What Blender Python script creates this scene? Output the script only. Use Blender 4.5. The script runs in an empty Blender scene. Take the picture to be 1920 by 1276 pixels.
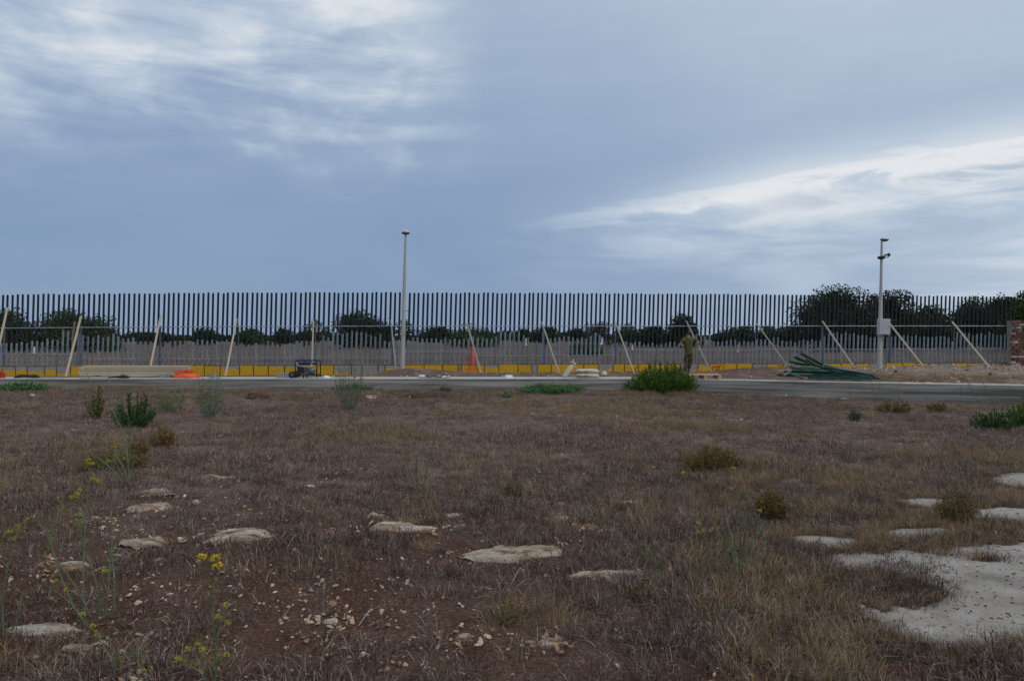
import bpy, bmesh, math, random
import numpy as np
from mathutils import Vector, Matrix
from mathutils.geometry import tessellate_polygon

random.seed(7)
RNG = np.random.default_rng(11)
S = bpy.context.scene
COL = S.collection
PI = math.pi
F = 1467.0            # focal length in pixels of the 1920-wide photograph
HOR = 630.0           # row of the horizon
EYE = 1.65

# ------------------------------------------------------------------ camera
cam = bpy.data.objects.new('camera', bpy.data.cameras.new('camera'))
COL.objects.link(cam)
cam.data.sensor_width = 36.0
cam.data.lens = 36.0 * F / 1920.0
cam.data.clip_start = 0.1
cam.data.clip_end = 9000.0
cam.location = (0, 0, EYE)
cam.rotation_euler = (PI / 2 - math.atan((638 - HOR) / F), 0, 0)
S.camera = cam
S.view_settings.view_transform = 'Standard'
S.view_settings.look = 'None'
S.view_settings.exposure = 0.0
S.view_settings.gamma = 1.0
S.view_settings.use_curve_mapping = False
S.cycles.max_bounces = 6
S.cycles.use_adaptive_sampling = True

# ------------------------------------------------------------------ node helper
class NT:
    def __init__(s, tree):
        s.t = tree
    def n(s, typ, **kw):
        nd = s.t.nodes.new(typ)
        for k, v in kw.items():
            setattr(nd, k, v)
        return nd
    def link(s, a, b):
        s.t.links.new(a, b)
    def put(s, sock, v):
        if isinstance(v, (int, float)):
            sock.default_value = v
        elif isinstance(v, tuple):
            sock.default_value = v if len(v) == len(sock.default_value) else v + (1,)
        else:
            s.link(v, sock)
    def m(s, op, a, b=0.0, c=None, clamp=False):
        nd = s.n('ShaderNodeMath', operation=op, use_clamp=clamp)
        s.put(nd.inputs[0], a); s.put(nd.inputs[1], b)
        if c is not None:
            s.put(nd.inputs[2], c)
        return nd.outputs[0]
    def sm(s, v, a, b, lo=0.0, hi=1.0):
        nd = s.n('ShaderNodeMapRange', interpolation_type='SMOOTHSTEP')
        s.put(nd.inputs[0], v)
        for i, q in enumerate((a, b, lo, hi)):
            nd.inputs[i + 1].default_value = q
        return nd.outputs[0]
    def noise(s, vec, scale, detail=4.0, rough=0.55, dist=0.0):
        nd = s.n('ShaderNodeTexNoise')
        if vec is not None:
            s.link(vec, nd.inputs['Vector'])
        nd.inputs['Scale'].default_value = scale
        nd.inputs['Detail'].default_value = detail
        nd.inputs['Roughness'].default_value = rough
        nd.inputs['Distortion'].default_value = dist
        return nd.outputs[0]
    def ramp(s, fac, stops):
        nd = s.n('ShaderNodeValToRGB')
        el = nd.color_ramp.elements
        while len(el) < len(stops):
            el.new(0.5)
        for e, (p, c) in zip(el, stops):
            e.position = p
            e.color = tuple(c) + (1,)
        s.put(nd.inputs[0], fac)
        return nd.outputs[0]
    def mix(s, fac, a, b, mode='MIX'):
        nd = s.n('ShaderNodeMix', data_type='RGBA', blend_type=mode)
        s.put(nd.inputs[0], fac); s.put(nd.inputs[6], a); s.put(nd.inputs[7], b)
        return nd.outputs[2]
    def mapping(s, vec, scale):
        nd = s.n('ShaderNodeMapping')
        s.link(vec, nd.inputs[0])
        nd.inputs['Scale'].default_value = scale
        return nd.outputs[0]

# ------------------------------------------------------------------ world: overcast sky
SUN_EL, SUN_AZ = math.radians(48), math.radians(125)     # azimuth clockwise from the view direction
W = bpy.data.worlds.new('World')
S.world = W
W.use_nodes = True
W.node_tree.nodes.clear()
w = NT(W.node_tree)
gen = w.n('ShaderNodeTexCoord').outputs['Generated']
sep = w.n('ShaderNodeSeparateXYZ'); w.link(gen, sep.inputs[0])
dx, dy, dz = sep.outputs
el = w.m('MULTIPLY', w.m('ARCSINE', w.m('MINIMUM', w.m('MAXIMUM', dz, -0.999), 0.999)), 57.2958)
hn = w.m('SQRT', w.m('ADD', w.m('MULTIPLY', dx, dx), w.m('MULTIPLY', dy, dy)))
sa = w.m('DIVIDE', dx, w.m('MAXIMUM', hn, 0.001))          # sine of the azimuth
den = w.m('ADD', w.m('MAXIMUM', dz, 0.0), 0.10)
comb = w.n('ShaderNodeCombineXYZ')
w.link(w.m('DIVIDE', dx, den), comb.inputs[0]); w.link(w.m('DIVIDE', dy, den), comb.inputs[1])
pl = comb.outputs[0]                                       # position on the cloud layer
nA = w.noise(w.mapping(pl, (1.5, 2.0, 1)), 1.0, 8, 0.58, 0.5)
nB = w.noise(w.mapping(pl, (0.30, 0.42, 1)), 1.0, 3, 0.5, 0.2)
nC = w.noise(w.mapping(gen, (1.0, 1.0, 5.5)), 5.5, 7, 0.6, 0.5)
nD = w.noise(w.mapping(gen, (1.0, 1.0, 3.0)), 2.3, 3, 0.5, 0.2)
nE = w.noise(w.mapping(gen, (1.0, 1.25, 2.2)), 8.2, 7, 0.55, 0.35)
base = w.m('ADD', w.sm(el, 5, 26, 0.04, 0.42), w.sm(sa, -0.15, 0.6, 0.0, 0.27))
base = w.m('ADD', base, w.m('MULTIPLY', w.m('SUBTRACT', nD, 0.5), 0.30))
m1 = w.m('MULTIPLY', w.sm(w.m('ADD', el, w.m('MULTIPLY', w.m('SUBTRACT', nE, 0.5), 6.0)), 8.5, 17.0), w.sm(w.m('ADD', sa, w.m('MULTIPLY', w.m('SUBTRACT', nB, 0.5), 0.20)), 0.0, -0.17))
wisps = w.m('ADD', w.m('ADD', w.sm(nE, 0.34, 0.72, 0.04, 0.42), w.sm(nB, 0.45, 0.65, 0.0, 0.10)), w.sm(nC, 0.38, 0.70, -0.04, 0.20))
L = w.m('ADD', base, w.m('MULTIPLY', m1, wisps))
L = w.m('ADD', L, w.m('MULTIPLY', w.m('SUBTRACT', nC, 0.5), 0.14))
edge = w.m('ADD', w.m('MULTIPLY', w.m('MINIMUM', sa, w.m('ADD', w.m('MULTIPLY', sa, 0.4), 0.20)), 9.6), 7.6)
t = w.m('ADD', w.m('SUBTRACT', el, edge), w.m('ADD', w.m('MULTIPLY', w.m('SUBTRACT', nC, 0.5), 4.6), w.m('MULTIPLY', w.m('SUBTRACT', nD, 0.5), 1.2)))
above = w.m('POWER', w.sm(t, 4.2, -1.0), 1.2)
decay = w.m('MAXIMUM', w.sm(t, -5.5, -0.2, 0.40, 1.0), w.sm(sa, 0.25, 0.6, 0.0, 0.72))
amp = w.m('MULTIPLY', w.sm(sa, -0.10, 0.30), w.sm(el, -2.0, 6.0, 0.5, 1.0))
tex = w.sm(nC, 0.30, 0.66, 0.5, 1.1)
band = w.m('MULTIPLY', w.m('MULTIPLY', above, decay), w.m('MULTIPLY', amp, tex))
L = w.m('ADD', L, w.m('MULTIPLY', band, 0.64))
rim = w.m('MULTIPLY', w.m('MULTIPLY', w.sm(t, -1.3, -0.3), w.sm(t, 0.7, 0.0)), w.sm(sa, -0.03, 0.10, 0, 0.22))
L = w.m('ADD', L, rim, clamp=True)
cloud = w.ramp(L, [(0.0, (0.215, 0.315, 0.485)), (0.30, (0.315, 0.410, 0.570)),
                   (0.60, (0.47, 0.565, 0.685)), (1.0, (0.80, 0.82, 0.85))])
sky = w.n('ShaderNodeTexSky', sky_type='NISHITA')
sky.sun_disc = False
sky.sun_elevation = SUN_EL
sky.sun_rotation = SUN_AZ
gap = w.m('MULTIPLY', w.m('MULTIPLY', w.sm(t, -1.9, -1.2), w.sm(t, -0.4, -0.9)), w.m('MULTIPLY', w.sm(sa, 0.22, 0.42), w.sm(nC, 0.52, 0.60)))
cl10 = w.mix(1.0, cloud, (10.0, 10.0, 10.0), 'MULTIPLY')
fin = w.mix(w.m('ADD', w.m('MULTIPLY', gap, 0.55), 0.06, clamp=True), cl10, sky.outputs[0])
bg = w.n('ShaderNodeBackground'); w.link(fin, bg.inputs[0]); bg.inputs[1].default_value = 0.1
wo = w.n('ShaderNodeOutputWorld'); w.link(bg.outputs[0], wo.inputs[0])

# ------------------------------------------------------------------ sun behind the clouds
sl = bpy.data.lights.new('sun', 'SUN')
sl.energy = 1.0
sl.angle = math.radians(25)
sl.color = (1.0, 0.90, 0.78)
so = bpy.data.objects.new('sun', sl)
COL.objects.link(so)
sd = Vector((math.sin(SUN_AZ) * math.cos(SUN_EL), math.cos(SUN_AZ) * math.cos(SUN_EL), math.sin(SUN_EL)))
so.rotation_euler = (-sd).to_track_quat('-Z', 'Y').to_euler()

# ------------------------------------------------------------------ numpy value noise
TAB = np.random.default_rng(5).random((16, 256, 256))
def vn(x, y, k=0):
    x = np.asarray(x, float); y = np.asarray(y, float)
    xi = np.floor(x).astype(int); yi = np.floor(y).astype(int)
    fx = x - xi; fy = y - yi
    fx = fx * fx * (3 - 2 * fx); fy = fy * fy * (3 - 2 * fy)
    T = TAB[k]
    a = T[xi & 255, yi & 255]; b = T[(xi + 1) & 255, yi & 255]
    c = T[xi & 255, (yi + 1) & 255]; d = T[(xi + 1) & 255, (yi + 1) & 255]
    return (a * (1 - fx) + b * fx) * (1 - fy) + (c * (1 - fx) + d * fx) * fy
def fbm(x, y, k=0, o=4):
    x = np.asarray(x, float); y = np.asarray(y, float)
    v, a, s = 0, 0.5, 0
    for i in range(o):
        v = v + a * vn(x * 2 ** i + 17 * i, y * 2 ** i - 9 * i, (k + i) % 16); s += a; a *= 0.5
    return v / s
def sst(v, a, b):
    q = np.clip((np.asarray(v, float) - a) / (b - a), 0, 1)
    return q * q * (3 - 2 * q)

# ------------------------------------------------------------------ places
FC, FS = 35.2, 0.0976
FN = math.hypot(1, FS)
FROT = math.atan(FS)
def fence_t(px):
    U = px - 960.0
    return FC * U / (F - FS * U)
def fence_pt(t, off=0.0, z=0.0):
    return Vector((t + FS / FN * off, FC + FS * t - off / FN, z))
def P(px, py, Z):
    return Vector(((px - 960) * Z / F, Z, EYE + (HOR - py) * Z / F))

WALL_Y = 23.07
RW0 = Vector((4.6, 22.95)); RW1 = Vector((13.02, 19.9))        # front top edge of the right low wall
RWD = (RW1 - RW0).normalized()
TOPZ = 0.40
def slab_y(x):
    x = np.asarray(x, float)
    return np.where(x < 4.6, WALL_Y, RW0.y + (x - RW0.x) * RWD.y / RWD.x)

def padmask(x, y):
    return sst(x - 0.36 * y, -0.1, 0.5) * (1 - sst(y, 9.5, 11.0))
def gz(x, y):
    x = np.asarray(x, float); y = np.asarray(y, float)
    near = -0.0067 * x
    bump = 0.11 * (fbm(x * 0.33 + 40, y * 0.33 + 40, 1, 3) - 0.5) + 0.045 * (fbm(x * 1.6 + 9, y * 1.6 + 70, 3, 3) - 0.5)
    bump = bump * (1 - padmask(x, y)) * (1 - 0.6 * sst(y, 17, 22)) + 0.012 * padmask(x, y) * (fbm(x * 7, y * 7, 12, 3) - 0.5)
    far = 0.05 + 0.20 * np.clip((y - 36) / 160, 0, 1) + 0.0045 * np.clip(x, -120, 120) * sst(y, 40, 90) + 0.25 * (fbm(x * 0.08, y * 0.08, 6, 3) - 0.5) * sst(y, 42, 60) * (1 - sst(y, 250, 500))
    mid = -0.0067 * x - 0.30
    k1 = sst(y, 23.3, 25.5); k2 = sst(y, 34.5, 37.0)
    return (near + bump) * (1 - k1) + k1 * (mid * (1 - k2) + far * k2)
def G(px, py):
    """the point of the field ground seen at a pixel"""
    u = (px - 960) / F; v = (HOR - py) / F
    Z = EYE / max(1e-3, -v)
    for _ in range(25):
        zt = float(gz(u * Z, Z))
        Z = 0.5 * Z + 0.5 * (EYE - zt) / max(1e-3, -v)
    return Vector((u * Z, Z, float(gz(u * Z, Z))))
def wz(x, y):
    """worksite ground between the low wall and the fence"""
    x = np.asarray(x, float); y = np.asarray(y, float)
    y0 = slab_y(x) + 1.0
    y1 = FC + FS * x
    s = np.clip((y - y0) / (y1 - y0), 0, 1)
    zf = -0.05 + 0.07 * sst(x, -7, -4) + 0.19 * sst(x, 8, 12.5) + 0.02 * sst(x, 16, 20)
    z = (TOPZ - 0.035) * (1 - s) + zf * s
    rough = 0.10 * (fbm(x * 0.9, y * 0.9, 8, 4) - 0.5) + 0.06 * (fbm(x * 4, y * 4, 9, 2) - 0.5)
    z = z + rough * (0.25 + 0.75 * sst(x, -6, -2) + 1.1 * sst(x, 9, 12)) * sst(s, 0.0, 0.10)
    def hump(cx, cy, rx, ry, h):
        return h * np.exp(-((x - cx) / rx) ** 2 - ((y - cy) / ry) ** 2)
    z = z + hump(-4.0, 29.5, 1.6, 1.6, 0.20) + hump(-2.8, 29, 1.5, 1.3, 0.10) + hump(14.9, 28.5, 1.7, 1.7, 0.22) + hump(17.5, 29.5, 2.0, 1.6, 0.10) + hump(9.0, 27.5, 1.8, 1.6, 0.09)
    return z

# ------------------------------------------------------------------ building helpers
class MB:
    def __init__(s):
        s.v = []; s.f = []; s.mi = []
    def face(s, pts, mi=0):
        b = len(s.v)
        s.v += [tuple(p) for p in pts]
        s.f.append(tuple(range(b, b + len(pts)))); s.mi.append(mi)
    def box(s, c, d, M=None, mi=0):
        b = len(s.v)
        for i in range(8):
            p = Vector(((i & 1) - .5, ((i >> 1) & 1) - .5, ((i >> 2) & 1) - .5))
            p = Vector((p.x * d[0], p.y * d[1], p.z * d[2]))
            if M is not None:
                p = M @ p
            s.v.append(tuple(p + Vector(c)))
        for q in ((0, 2, 3, 1), (4, 5, 7, 6), (0, 1, 5, 4), (2, 6, 7, 3), (0, 4, 6, 2), (1, 3, 7, 5)):
            s.f.append(tuple(b + i for i in q)); s.mi.append(mi)
    def beam(s, a, b, wd, th, mi=0, up=(0, 0, 1)):
        a = Vector(a); b = Vector(b); d = b - a
        y = d.normalized(); x = y.cross(Vector(up))
        x = x.normalized() if x.length > 1e-5 else Vector((1, 0, 0))
        z = x.cross(y)
        M = Matrix((x, y, z)).transposed()
        s.box((a + b) / 2, (wd, d.length, th), M, mi)
    def tube(s, pts, r0, r1=None, n=5, mi=0, cap=True):
        r1 = r0 if r1 is None else r1
        pts = [Vector(p) for p in pts]
        b = len(s.v); k = len(pts)
        for i, p in enumerate(pts):
            d = (pts[min(i + 1, k - 1)] - pts[max(i - 1, 0)]).normalized()
            x = d.cross(Vector((0.31, 0.2, 1)) if abs(d.z) < 0.95 else Vector((1, 0.1, 0))).normalized()
            y = d.cross(x)
            r = r0 + (r1 - r0) * i / max(1, k - 1)
            for j in range(n):
                a = 2 * PI * j / n
                s.v.append(tuple(p + x * (r * math.cos(a)) + y * (r * math.sin(a))))
        for i in range(k - 1):
            for j in range(n):
                q = b + i * n
                s.f.append((q + j, q + (j + 1) % n, q + n + (j + 1) % n, q + n + j)); s.mi.append(mi)
        if cap:
            s.f.append(tuple(b + j for j in range(n))[::-1]); s.mi.append(mi)
            s.f.append(tuple(b + (k - 1) * n + j for j in range(n))); s.mi.append(mi)
    def lathe(s, prof, n=16, c=(0, 0, 0), mi=0, M=None):
        b = len(s.v)
        for r, z in prof:
            for j in range(n):
                a = 2 * PI * j / n
                p = Vector((r * math.cos(a), r * math.sin(a), z))
                if M is not None:
                    p = M @ p
                s.v.append(tuple(p + Vector(c)))
        for i in range(len(prof) - 1):
            for j in range(n):
                q = b + i * n
                s.f.append((q + j, q + (j + 1) % n, q + n + (j + 1) % n, q + n + j)); s.mi.append(mi)
    def mesh(s, name, mats, smooth=False):
        me = bpy.data.meshes.new(name)
        me.from_pydata(s.v, [], s.f)
        for q in (mats if isinstance(mats, (list, tuple)) else [mats]):
            me.materials.append(q)
        me.polygons.foreach_set('material_index', s.mi)
        if smooth:
            me.polygons.foreach_set('use_smooth', [True] * len(s.f))
        me.update()
        return me
    def build(s, name, mats, parent=None, smooth=False, loc=None):
        return link(name, s.mesh(name, mats, smooth), parent, loc)

def link(name, me, parent=None, loc=None):
    o = bpy.data.objects.new(name, me)
    COL.objects.link(o)
    if parent is not None:
        o.parent = parent
    if loc is not None:
        o.location = loc
    return o
def tag(o, label=None, cat=None, group=None, kind=None):
    if label: o['label'] = label
    if cat: o['category'] = cat
    if group: o['group'] = group
    if kind: o['kind'] = kind
    return o
def thing(name, label, cat, loc=(0, 0, 0), rz=0.0, group=None):
    o = bpy.data.objects.new(name, None)
    COL.objects.link(o)
    o.empty_display_size = 0.2
    o.location = loc; o.rotation_euler = (0, 0, rz)
    return tag(o, label, cat, group)
def np_mesh(name, v, f, mat, smooth=False):
    me = bpy.data.meshes.new(name)
    me.from_pydata(v if isinstance(v, list) else v.tolist(), [], f if isinstance(f, list) else f.tolist())
    if mat is not None:
        me.materials.append(mat)
    if smooth:
        me.polygons.foreach_set('use_smooth', [True] * len(me.polygons))
    me.update()
    return me
def grid_mesh(name, xs, ys, zf, mat, smooth=True):
    X, Y = np.meshgrid(xs, ys)
    v = np.stack([X.ravel(), Y.ravel(), zf(X, Y).ravel()], 1)
    nx, ny = len(xs), len(ys)
    i = (np.arange(ny - 1)[:, None] * nx + np.arange(nx - 1)[None, :]).ravel()
    f = np.stack([i, i + 1, i + nx + 1, i + nx], 1)
    return np_mesh(name, v, f, mat, smooth)

# ------------------------------------------------------------------ materials
MATS = {}
def mat(name, stops, scale=4.0, rough=0.85, bump=0.0, bscale=30.0, metal=0.0, stretch=(1, 1, 1), world=False, detail=5.0, fac=None, rnd=0.0, spec=0.3):
    if name in MATS:
        return MATS[name]
    m = bpy.data.materials.new(name)
    m.use_nodes = True
    n = NT(m.node_tree)
    b = m.node_tree.nodes['Principled BSDF']
    tc = n.n('ShaderNodeTexCoord')
    vec = n.n('ShaderNodeNewGeometry').outputs['Position'] if world else tc.outputs['Object']
    v2 = n.mapping(vec, stretch)
    if len(stops) == 1 and not isinstance(stops[0][0], (tuple, list)):
        stops = [(0.3, tuple(c * 0.85 for c in stops[0])), (0.7, tuple(c * 1.12 for c in stops[0]))]
    c = n.ramp(n.noise(v2, scale, detail, 0.6), stops)
    if rnd:
        oi = n.n('ShaderNodeObjectInfo')
        hsv = n.n('ShaderNodeHueSaturation')
        n.link(n.m('ADD', n.m('MULTIPLY', oi.outputs['Random'], 2 * rnd), 1 - rnd), hsv.inputs['Value'])
        n.link(c, hsv.inputs['Color'])
        c = hsv.outputs[0]
    n.link(c, b.inputs['Base Color'])
    b.inputs['Roughness'].default_value = rough
    b.inputs['Metallic'].default_value = metal
    b.inputs['Specular IOR Level'].default_value = spec
    if bump:
        bp = n.n('ShaderNodeBump')
        bp.inputs['Strength'].default_value = 1.0
        bp.inputs['Distance'].default_value = bump
        n.link(n.noise(v2, bscale, 5, 0.65), bp.inputs['Height'])
        n.link(bp.outputs[0], b.inputs['Normal'])
    MATS[name] = m
    return m

def leafmat(name, c1, c2, scale=2.0, rough=0.8):
    m = mat(name, [(0.28, c1), (0.72, c2)], scale=scale, rough=rough, rnd=0.18, spec=0.15)
    return m

M_stone = mat('limestone', [(0.25, (0.32, 0.20, 0.12)), (0.45, (0.48, 0.39, 0.30)), (0.75, (0.64, 0.57, 0.49))], 6.0, 0.95, 0.012, 25, world=True, rnd=0.15, spec=0.1)
M_pebble = mat('pebble', [(0.25, (0.24, 0.135, 0.075)), (0.5, (0.40, 0.28, 0.19)), (0.8, (0.58, 0.48, 0.38))], 3.0, 0.95, world=True, rnd=0.4, spec=0.1)
M_conc = mat('board_marked_concrete', [(0.36, (0.13, 0.12, 0.105)), (0.48, (0.25, 0.237, 0.213)), (0.62, (0.37, 0.355, 0.32))], 1.5, 0.92, 0.008, 14, stretch=(0.22, 0.22, 6.5), world=True, detail=7)
M_conctop = mat('concrete_top', [(0.3, (0.34, 0.325, 0.295)), (0.7, (0.48, 0.465, 0.43))], 2.5, 0.92, 0.004, 30, world=True)
M_galv = mat('galvanised_steel', [(0.3, (0.13, 0.16, 0.20)), (0.7, (0.28, 0.32, 0.37))], 9.0, 0.5, metal=0.3, rnd=0.22)
M_dark = mat('dark_coated_steel', [(0.3, (0.016, 0.021, 0.026)), (0.7, (0.024, 0.03, 0.036))], 6.0, 0.6, rnd=0.15, spec=0.2)
M_rail = mat('rail_steel', [(0.3, (0.22, 0.245, 0.28)), (0.7, (0.42, 0.445, 0.48))], 3.0, 0.55, metal=0.3)
M_wood = mat('pale_timber', [(0.3, (0.40, 0.335, 0.235)), (0.7, (0.56, 0.48, 0.35))], 5.0, 0.8, 0.002, 60, stretch=(6, 6, 0.6), rnd=0.12)
M_plank = mat('stacked_plank_timber', [(0.3, (0.40, 0.325, 0.215)), (0.7, (0.60, 0.51, 0.36))], 2.2, 0.8, stretch=(0.35, 5, 9), rnd=0.22)
M_woodg = mat('weathered_timber', [(0.3, (0.30, 0.27, 0.23)), (0.7, (0.46, 0.425, 0.375))], 5.0, 0.85, 0.002, 60, stretch=(6, 6, 0.6), rnd=0.12)
M_woodb = mat('brown_timber', [(0.3, (0.17, 0.115, 0.075)), (0.7, (0.28, 0.20, 0.14))], 5.0, 0.85, stretch=(6, 6, 0.6))
M_pallet = mat('pallet_timber', [(0.3, (0.40, 0.26, 0.13)), (0.7, (0.58, 0.41, 0.23))], 6.0, 0.85, stretch=(1, 5, 5))
M_pole = mat('painted_lamp_pole', [(0.3, (0.36, 0.36, 0.335)), (0.7, (0.47, 0.465, 0.44))], 2.0, 0.6, stretch=(1, 1, 0.4))
M_lampd = mat('lamp_underside', [(0.10, 0.08, 0.065)], 6, 0.6)
M_lampt = mat('lamp_cap', [(0.52, 0.53, 0.53)], 6, 0.5)
M_cam = mat('camera_housing', [(0.03, 0.032, 0.036)], 6, 0.5)
M_cab = mat('cabinet_grey', [(0.45, 0.46, 0.47)], 1.5, 0.6)
M_green = mat('green_painted_steel', [(0.25, (0.030, 0.085, 0.062)), (0.6, (0.060, 0.150, 0.112)), (0.9, (0.12, 0.235, 0.19))], 5.0, 0.55, rnd=0.25)
M_orange = mat('orange_netting', [(0.3, (0.62, 0.085, 0.03)), (0.7, (0.80, 0.15, 0.06))], 8.0, 0.7)
M_red = mat('red_plastic', [(0.42, 0.03, 0.025)], 5, 0.5)
M_redpaint = mat('red_spray_paint', [(0.50, 0.045, 0.02)], 8, 0.8)
M_white = mat('white_plastic', [(0.3, (0.55, 0.56, 0.60)), (0.7, (0.78, 0.79, 0.82))], 6, 0.5)
M_black = mat('black_rubber', [(0.02, 0.02, 0.022)], 5, 0.7)
M_blue = mat('blue_tank_paint', [(0.022, 0.028, 0.12)], 4, 0.35, spec=0.5)
M_engine = mat('engine_metal', [(0.3, (0.10, 0.10, 0.10)), (0.7, (0.26, 0.26, 0.25))], 12, 0.45, metal=0.5)
M_block = mat('grey_block', [(0.26, 0.265, 0.28)], 9, 0.95, 0.003, 60)
M_sack = mat('paper_sack', [(0.3, (0.46, 0.415, 0.32)), (0.7, (0.64, 0.595, 0.49))], 4, 0.9, 0.006, 9)
M_sackband = mat('sack_print', [(0.35, (0.24, 0.075, 0.05)), (0.5, (0.14, 0.15, 0.06)), (0.6, (0.45, 0.40, 0.29))], 9, 0.9)
M_brick = mat('old_red_brick', [(0.3, (0.085, 0.042, 0.034)), (0.7, (0.17, 0.088, 0.068))], 5, 0.95, 0.006, 25, rnd=0.3)
M_brickw = mat('pale_mortar', [(0.3, (0.24, 0.20, 0.18)), (0.7, (0.38, 0.34, 0.31))], 5, 0.95, 0.006, 25, rnd=0.2)
M_bark = mat('bark', [(0.06, 0.048, 0.038)], 6, 0.95, 0.01, 20)
M_soilm = mat('mound_soil', [(0.3, (0.040, 0.022, 0.017)), (0.7, (0.095, 0.055, 0.040))], 9, 0.98, 0.012, 30, world=True)

# grasses, weeds, shrubs
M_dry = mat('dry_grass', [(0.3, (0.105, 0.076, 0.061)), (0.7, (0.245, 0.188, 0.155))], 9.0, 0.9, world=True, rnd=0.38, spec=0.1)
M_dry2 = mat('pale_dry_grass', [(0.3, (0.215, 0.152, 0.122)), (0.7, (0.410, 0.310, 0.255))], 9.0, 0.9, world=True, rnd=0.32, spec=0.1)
M_straw = mat('straw_grass', [(0.3, (0.215, 0.138, 0.056)), (0.7, (0.410, 0.285, 0.125))], 9.0, 0.9, world=True, rnd=0.32, spec=0.1)
M_dead = mat('dead_weed', [(0.3, (0.042, 0.026, 0.020)), (0.7, (0.105, 0.066, 0.052))], 9.0, 0.95, world=True, rnd=0.3, spec=0.1)
M_pale = mat('bleached_stalk', [(0.3, (0.27, 0.22, 0.18)), (0.7, (0.42, 0.36, 0.305))], 9.0, 0.9, world=True, rnd=0.3, spec=0.1)
M_olive = mat('olive_weed', [(0.3, (0.085, 0.070, 0.030)), (0.7, (0.175, 0.135, 0.055))], 6.0, 0.9, world=True, rnd=0.2, spec=0.1)
M_fstem = mat('fennel_stem', [(0.3, (0.075, 0.125, 0.080)), (0.7, (0.15, 0.21, 0.135))], 5.0, 0.7, world=True, rnd=0.15)
M_fleaf = mat('fennel_leaf', [(0.3, (0.105, 0.135, 0.030)), (0.7, (0.215, 0.230, 0.060))], 8.0, 0.8, world=True)
M_flower = mat('yellow_flower', [(0.3, (0.45, 0.30, 0.012)), (0.7, (0.66, 0.50, 0.03))], 20.0, 0.8, world=True)
M_bud = mat('green_yellow_bud', [(0.3, (0.26, 0.24, 0.035)), (0.7, (0.42, 0.35, 0.04))], 20.0, 0.8, world=True)
M_rust = mat('rust_flower', [(0.3, (0.130, 0.058, 0.014)), (0.55, (0.180, 0.098, 0.020)), (0.75, (0.28, 0.185, 0.026))], 16.0, 0.9, world=True)
M_shrub = leafmat('shrub_green', (0.034, 0.080, 0.014), (0.120, 0.205, 0.034), 6.0)
M_shrubd = leafmat('shrub_dark_green', (0.026, 0.066, 0.022), (0.075, 0.145, 0.042), 8.0)
M_cover = leafmat('low_green_leaf', (0.055, 0.135, 0.045), (0.115, 0.235, 0.080), 9.0)
M_tree = [leafmat('tree_dark', (0.018, 0.030, 0.013), (0.042, 0.066, 0.025), 0.5),
          leafmat('tree_open', (0.030, 0.042, 0.022), (0.065, 0.085, 0.042), 0.6),
          leafmat('tree_green', (0.030, 0.058, 0.016), (0.075, 0.125, 0.034), 0.5),
          leafmat('tree_grey', (0.055, 0.062, 0.050), (0.10, 0.11, 0.088), 0.5)]

def ground_mat():
    m = bpy.data.materials.new('field_soil')
    m.use_nodes = True
    n = NT(m.node_tree)
    b = m.node_tree.nodes['Principled BSDF']
    pos = n.n('ShaderNodeNewGeometry').outputs['Position']
    big = n.noise(pos, 0.35, 5, 0.6)
    med = n.noise(pos, 2.6, 6, 0.65)
    fine = n.noise(pos, 38.0, 4, 0.7)
    soil = n.ramp(fine, [(0.3, (0.036, 0.017, 0.011)), (0.55, (0.095, 0.046, 0.029)), (0.72, (0.165, 0.098, 0.068))])
    litter = n.ramp(fine, [(0.3, (0.080, 0.054, 0.044)), (0.55, (0.19, 0.140, 0.120)), (0.75, (0.36, 0.285, 0.25))])
    k = n.sm(n.m('ADD', n.m('MULTIPLY', big, 0.6), n.m('MULTIPLY', med, 0.5)), 0.44, 0.62)
    sp = n.n('ShaderNodeSeparateXYZ'); n.link(pos, sp.inputs[0])
    k = n.m('MAXIMUM', k, n.sm(sp.outputs[1], 8.0, 15.0, 0.0, 0.7))
    k = n.m('MULTIPLY', k, n.sm(sp.outputs[1], 5.0, 10.0, 0.25, 1.0))
    c = n.mix(k, soil, litter)
    # beyond the fence: dry brown field with paler bare strips
    st = n.noise(n.mapping(pos, (0.05, 0.35, 1)), 1.0, 6, 0.6)
    farc = n.ramp(st, [(0.3, (0.062, 0.048, 0.040)), (0.5, (0.108, 0.083, 0.070)), (0.72, (0.19, 0.145, 0.112))])
    c = n.mix(n.sm(sp.outputs[1], 25.0, 36.0), c, farc)
    n.link(c, b.inputs['Base Color'])
    b.inputs['Roughness'].default_value = 0.97
    b.inputs['Specular IOR Level'].default_value = 0.1
    bp = n.n('ShaderNodeBump'); bp.inputs['Distance'].default_value = 0.02
    n.link(n.m('ADD', fine, med), bp.inputs['Height']); n.link(bp.outputs[0], b.inputs['Normal'])
    return m
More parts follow.
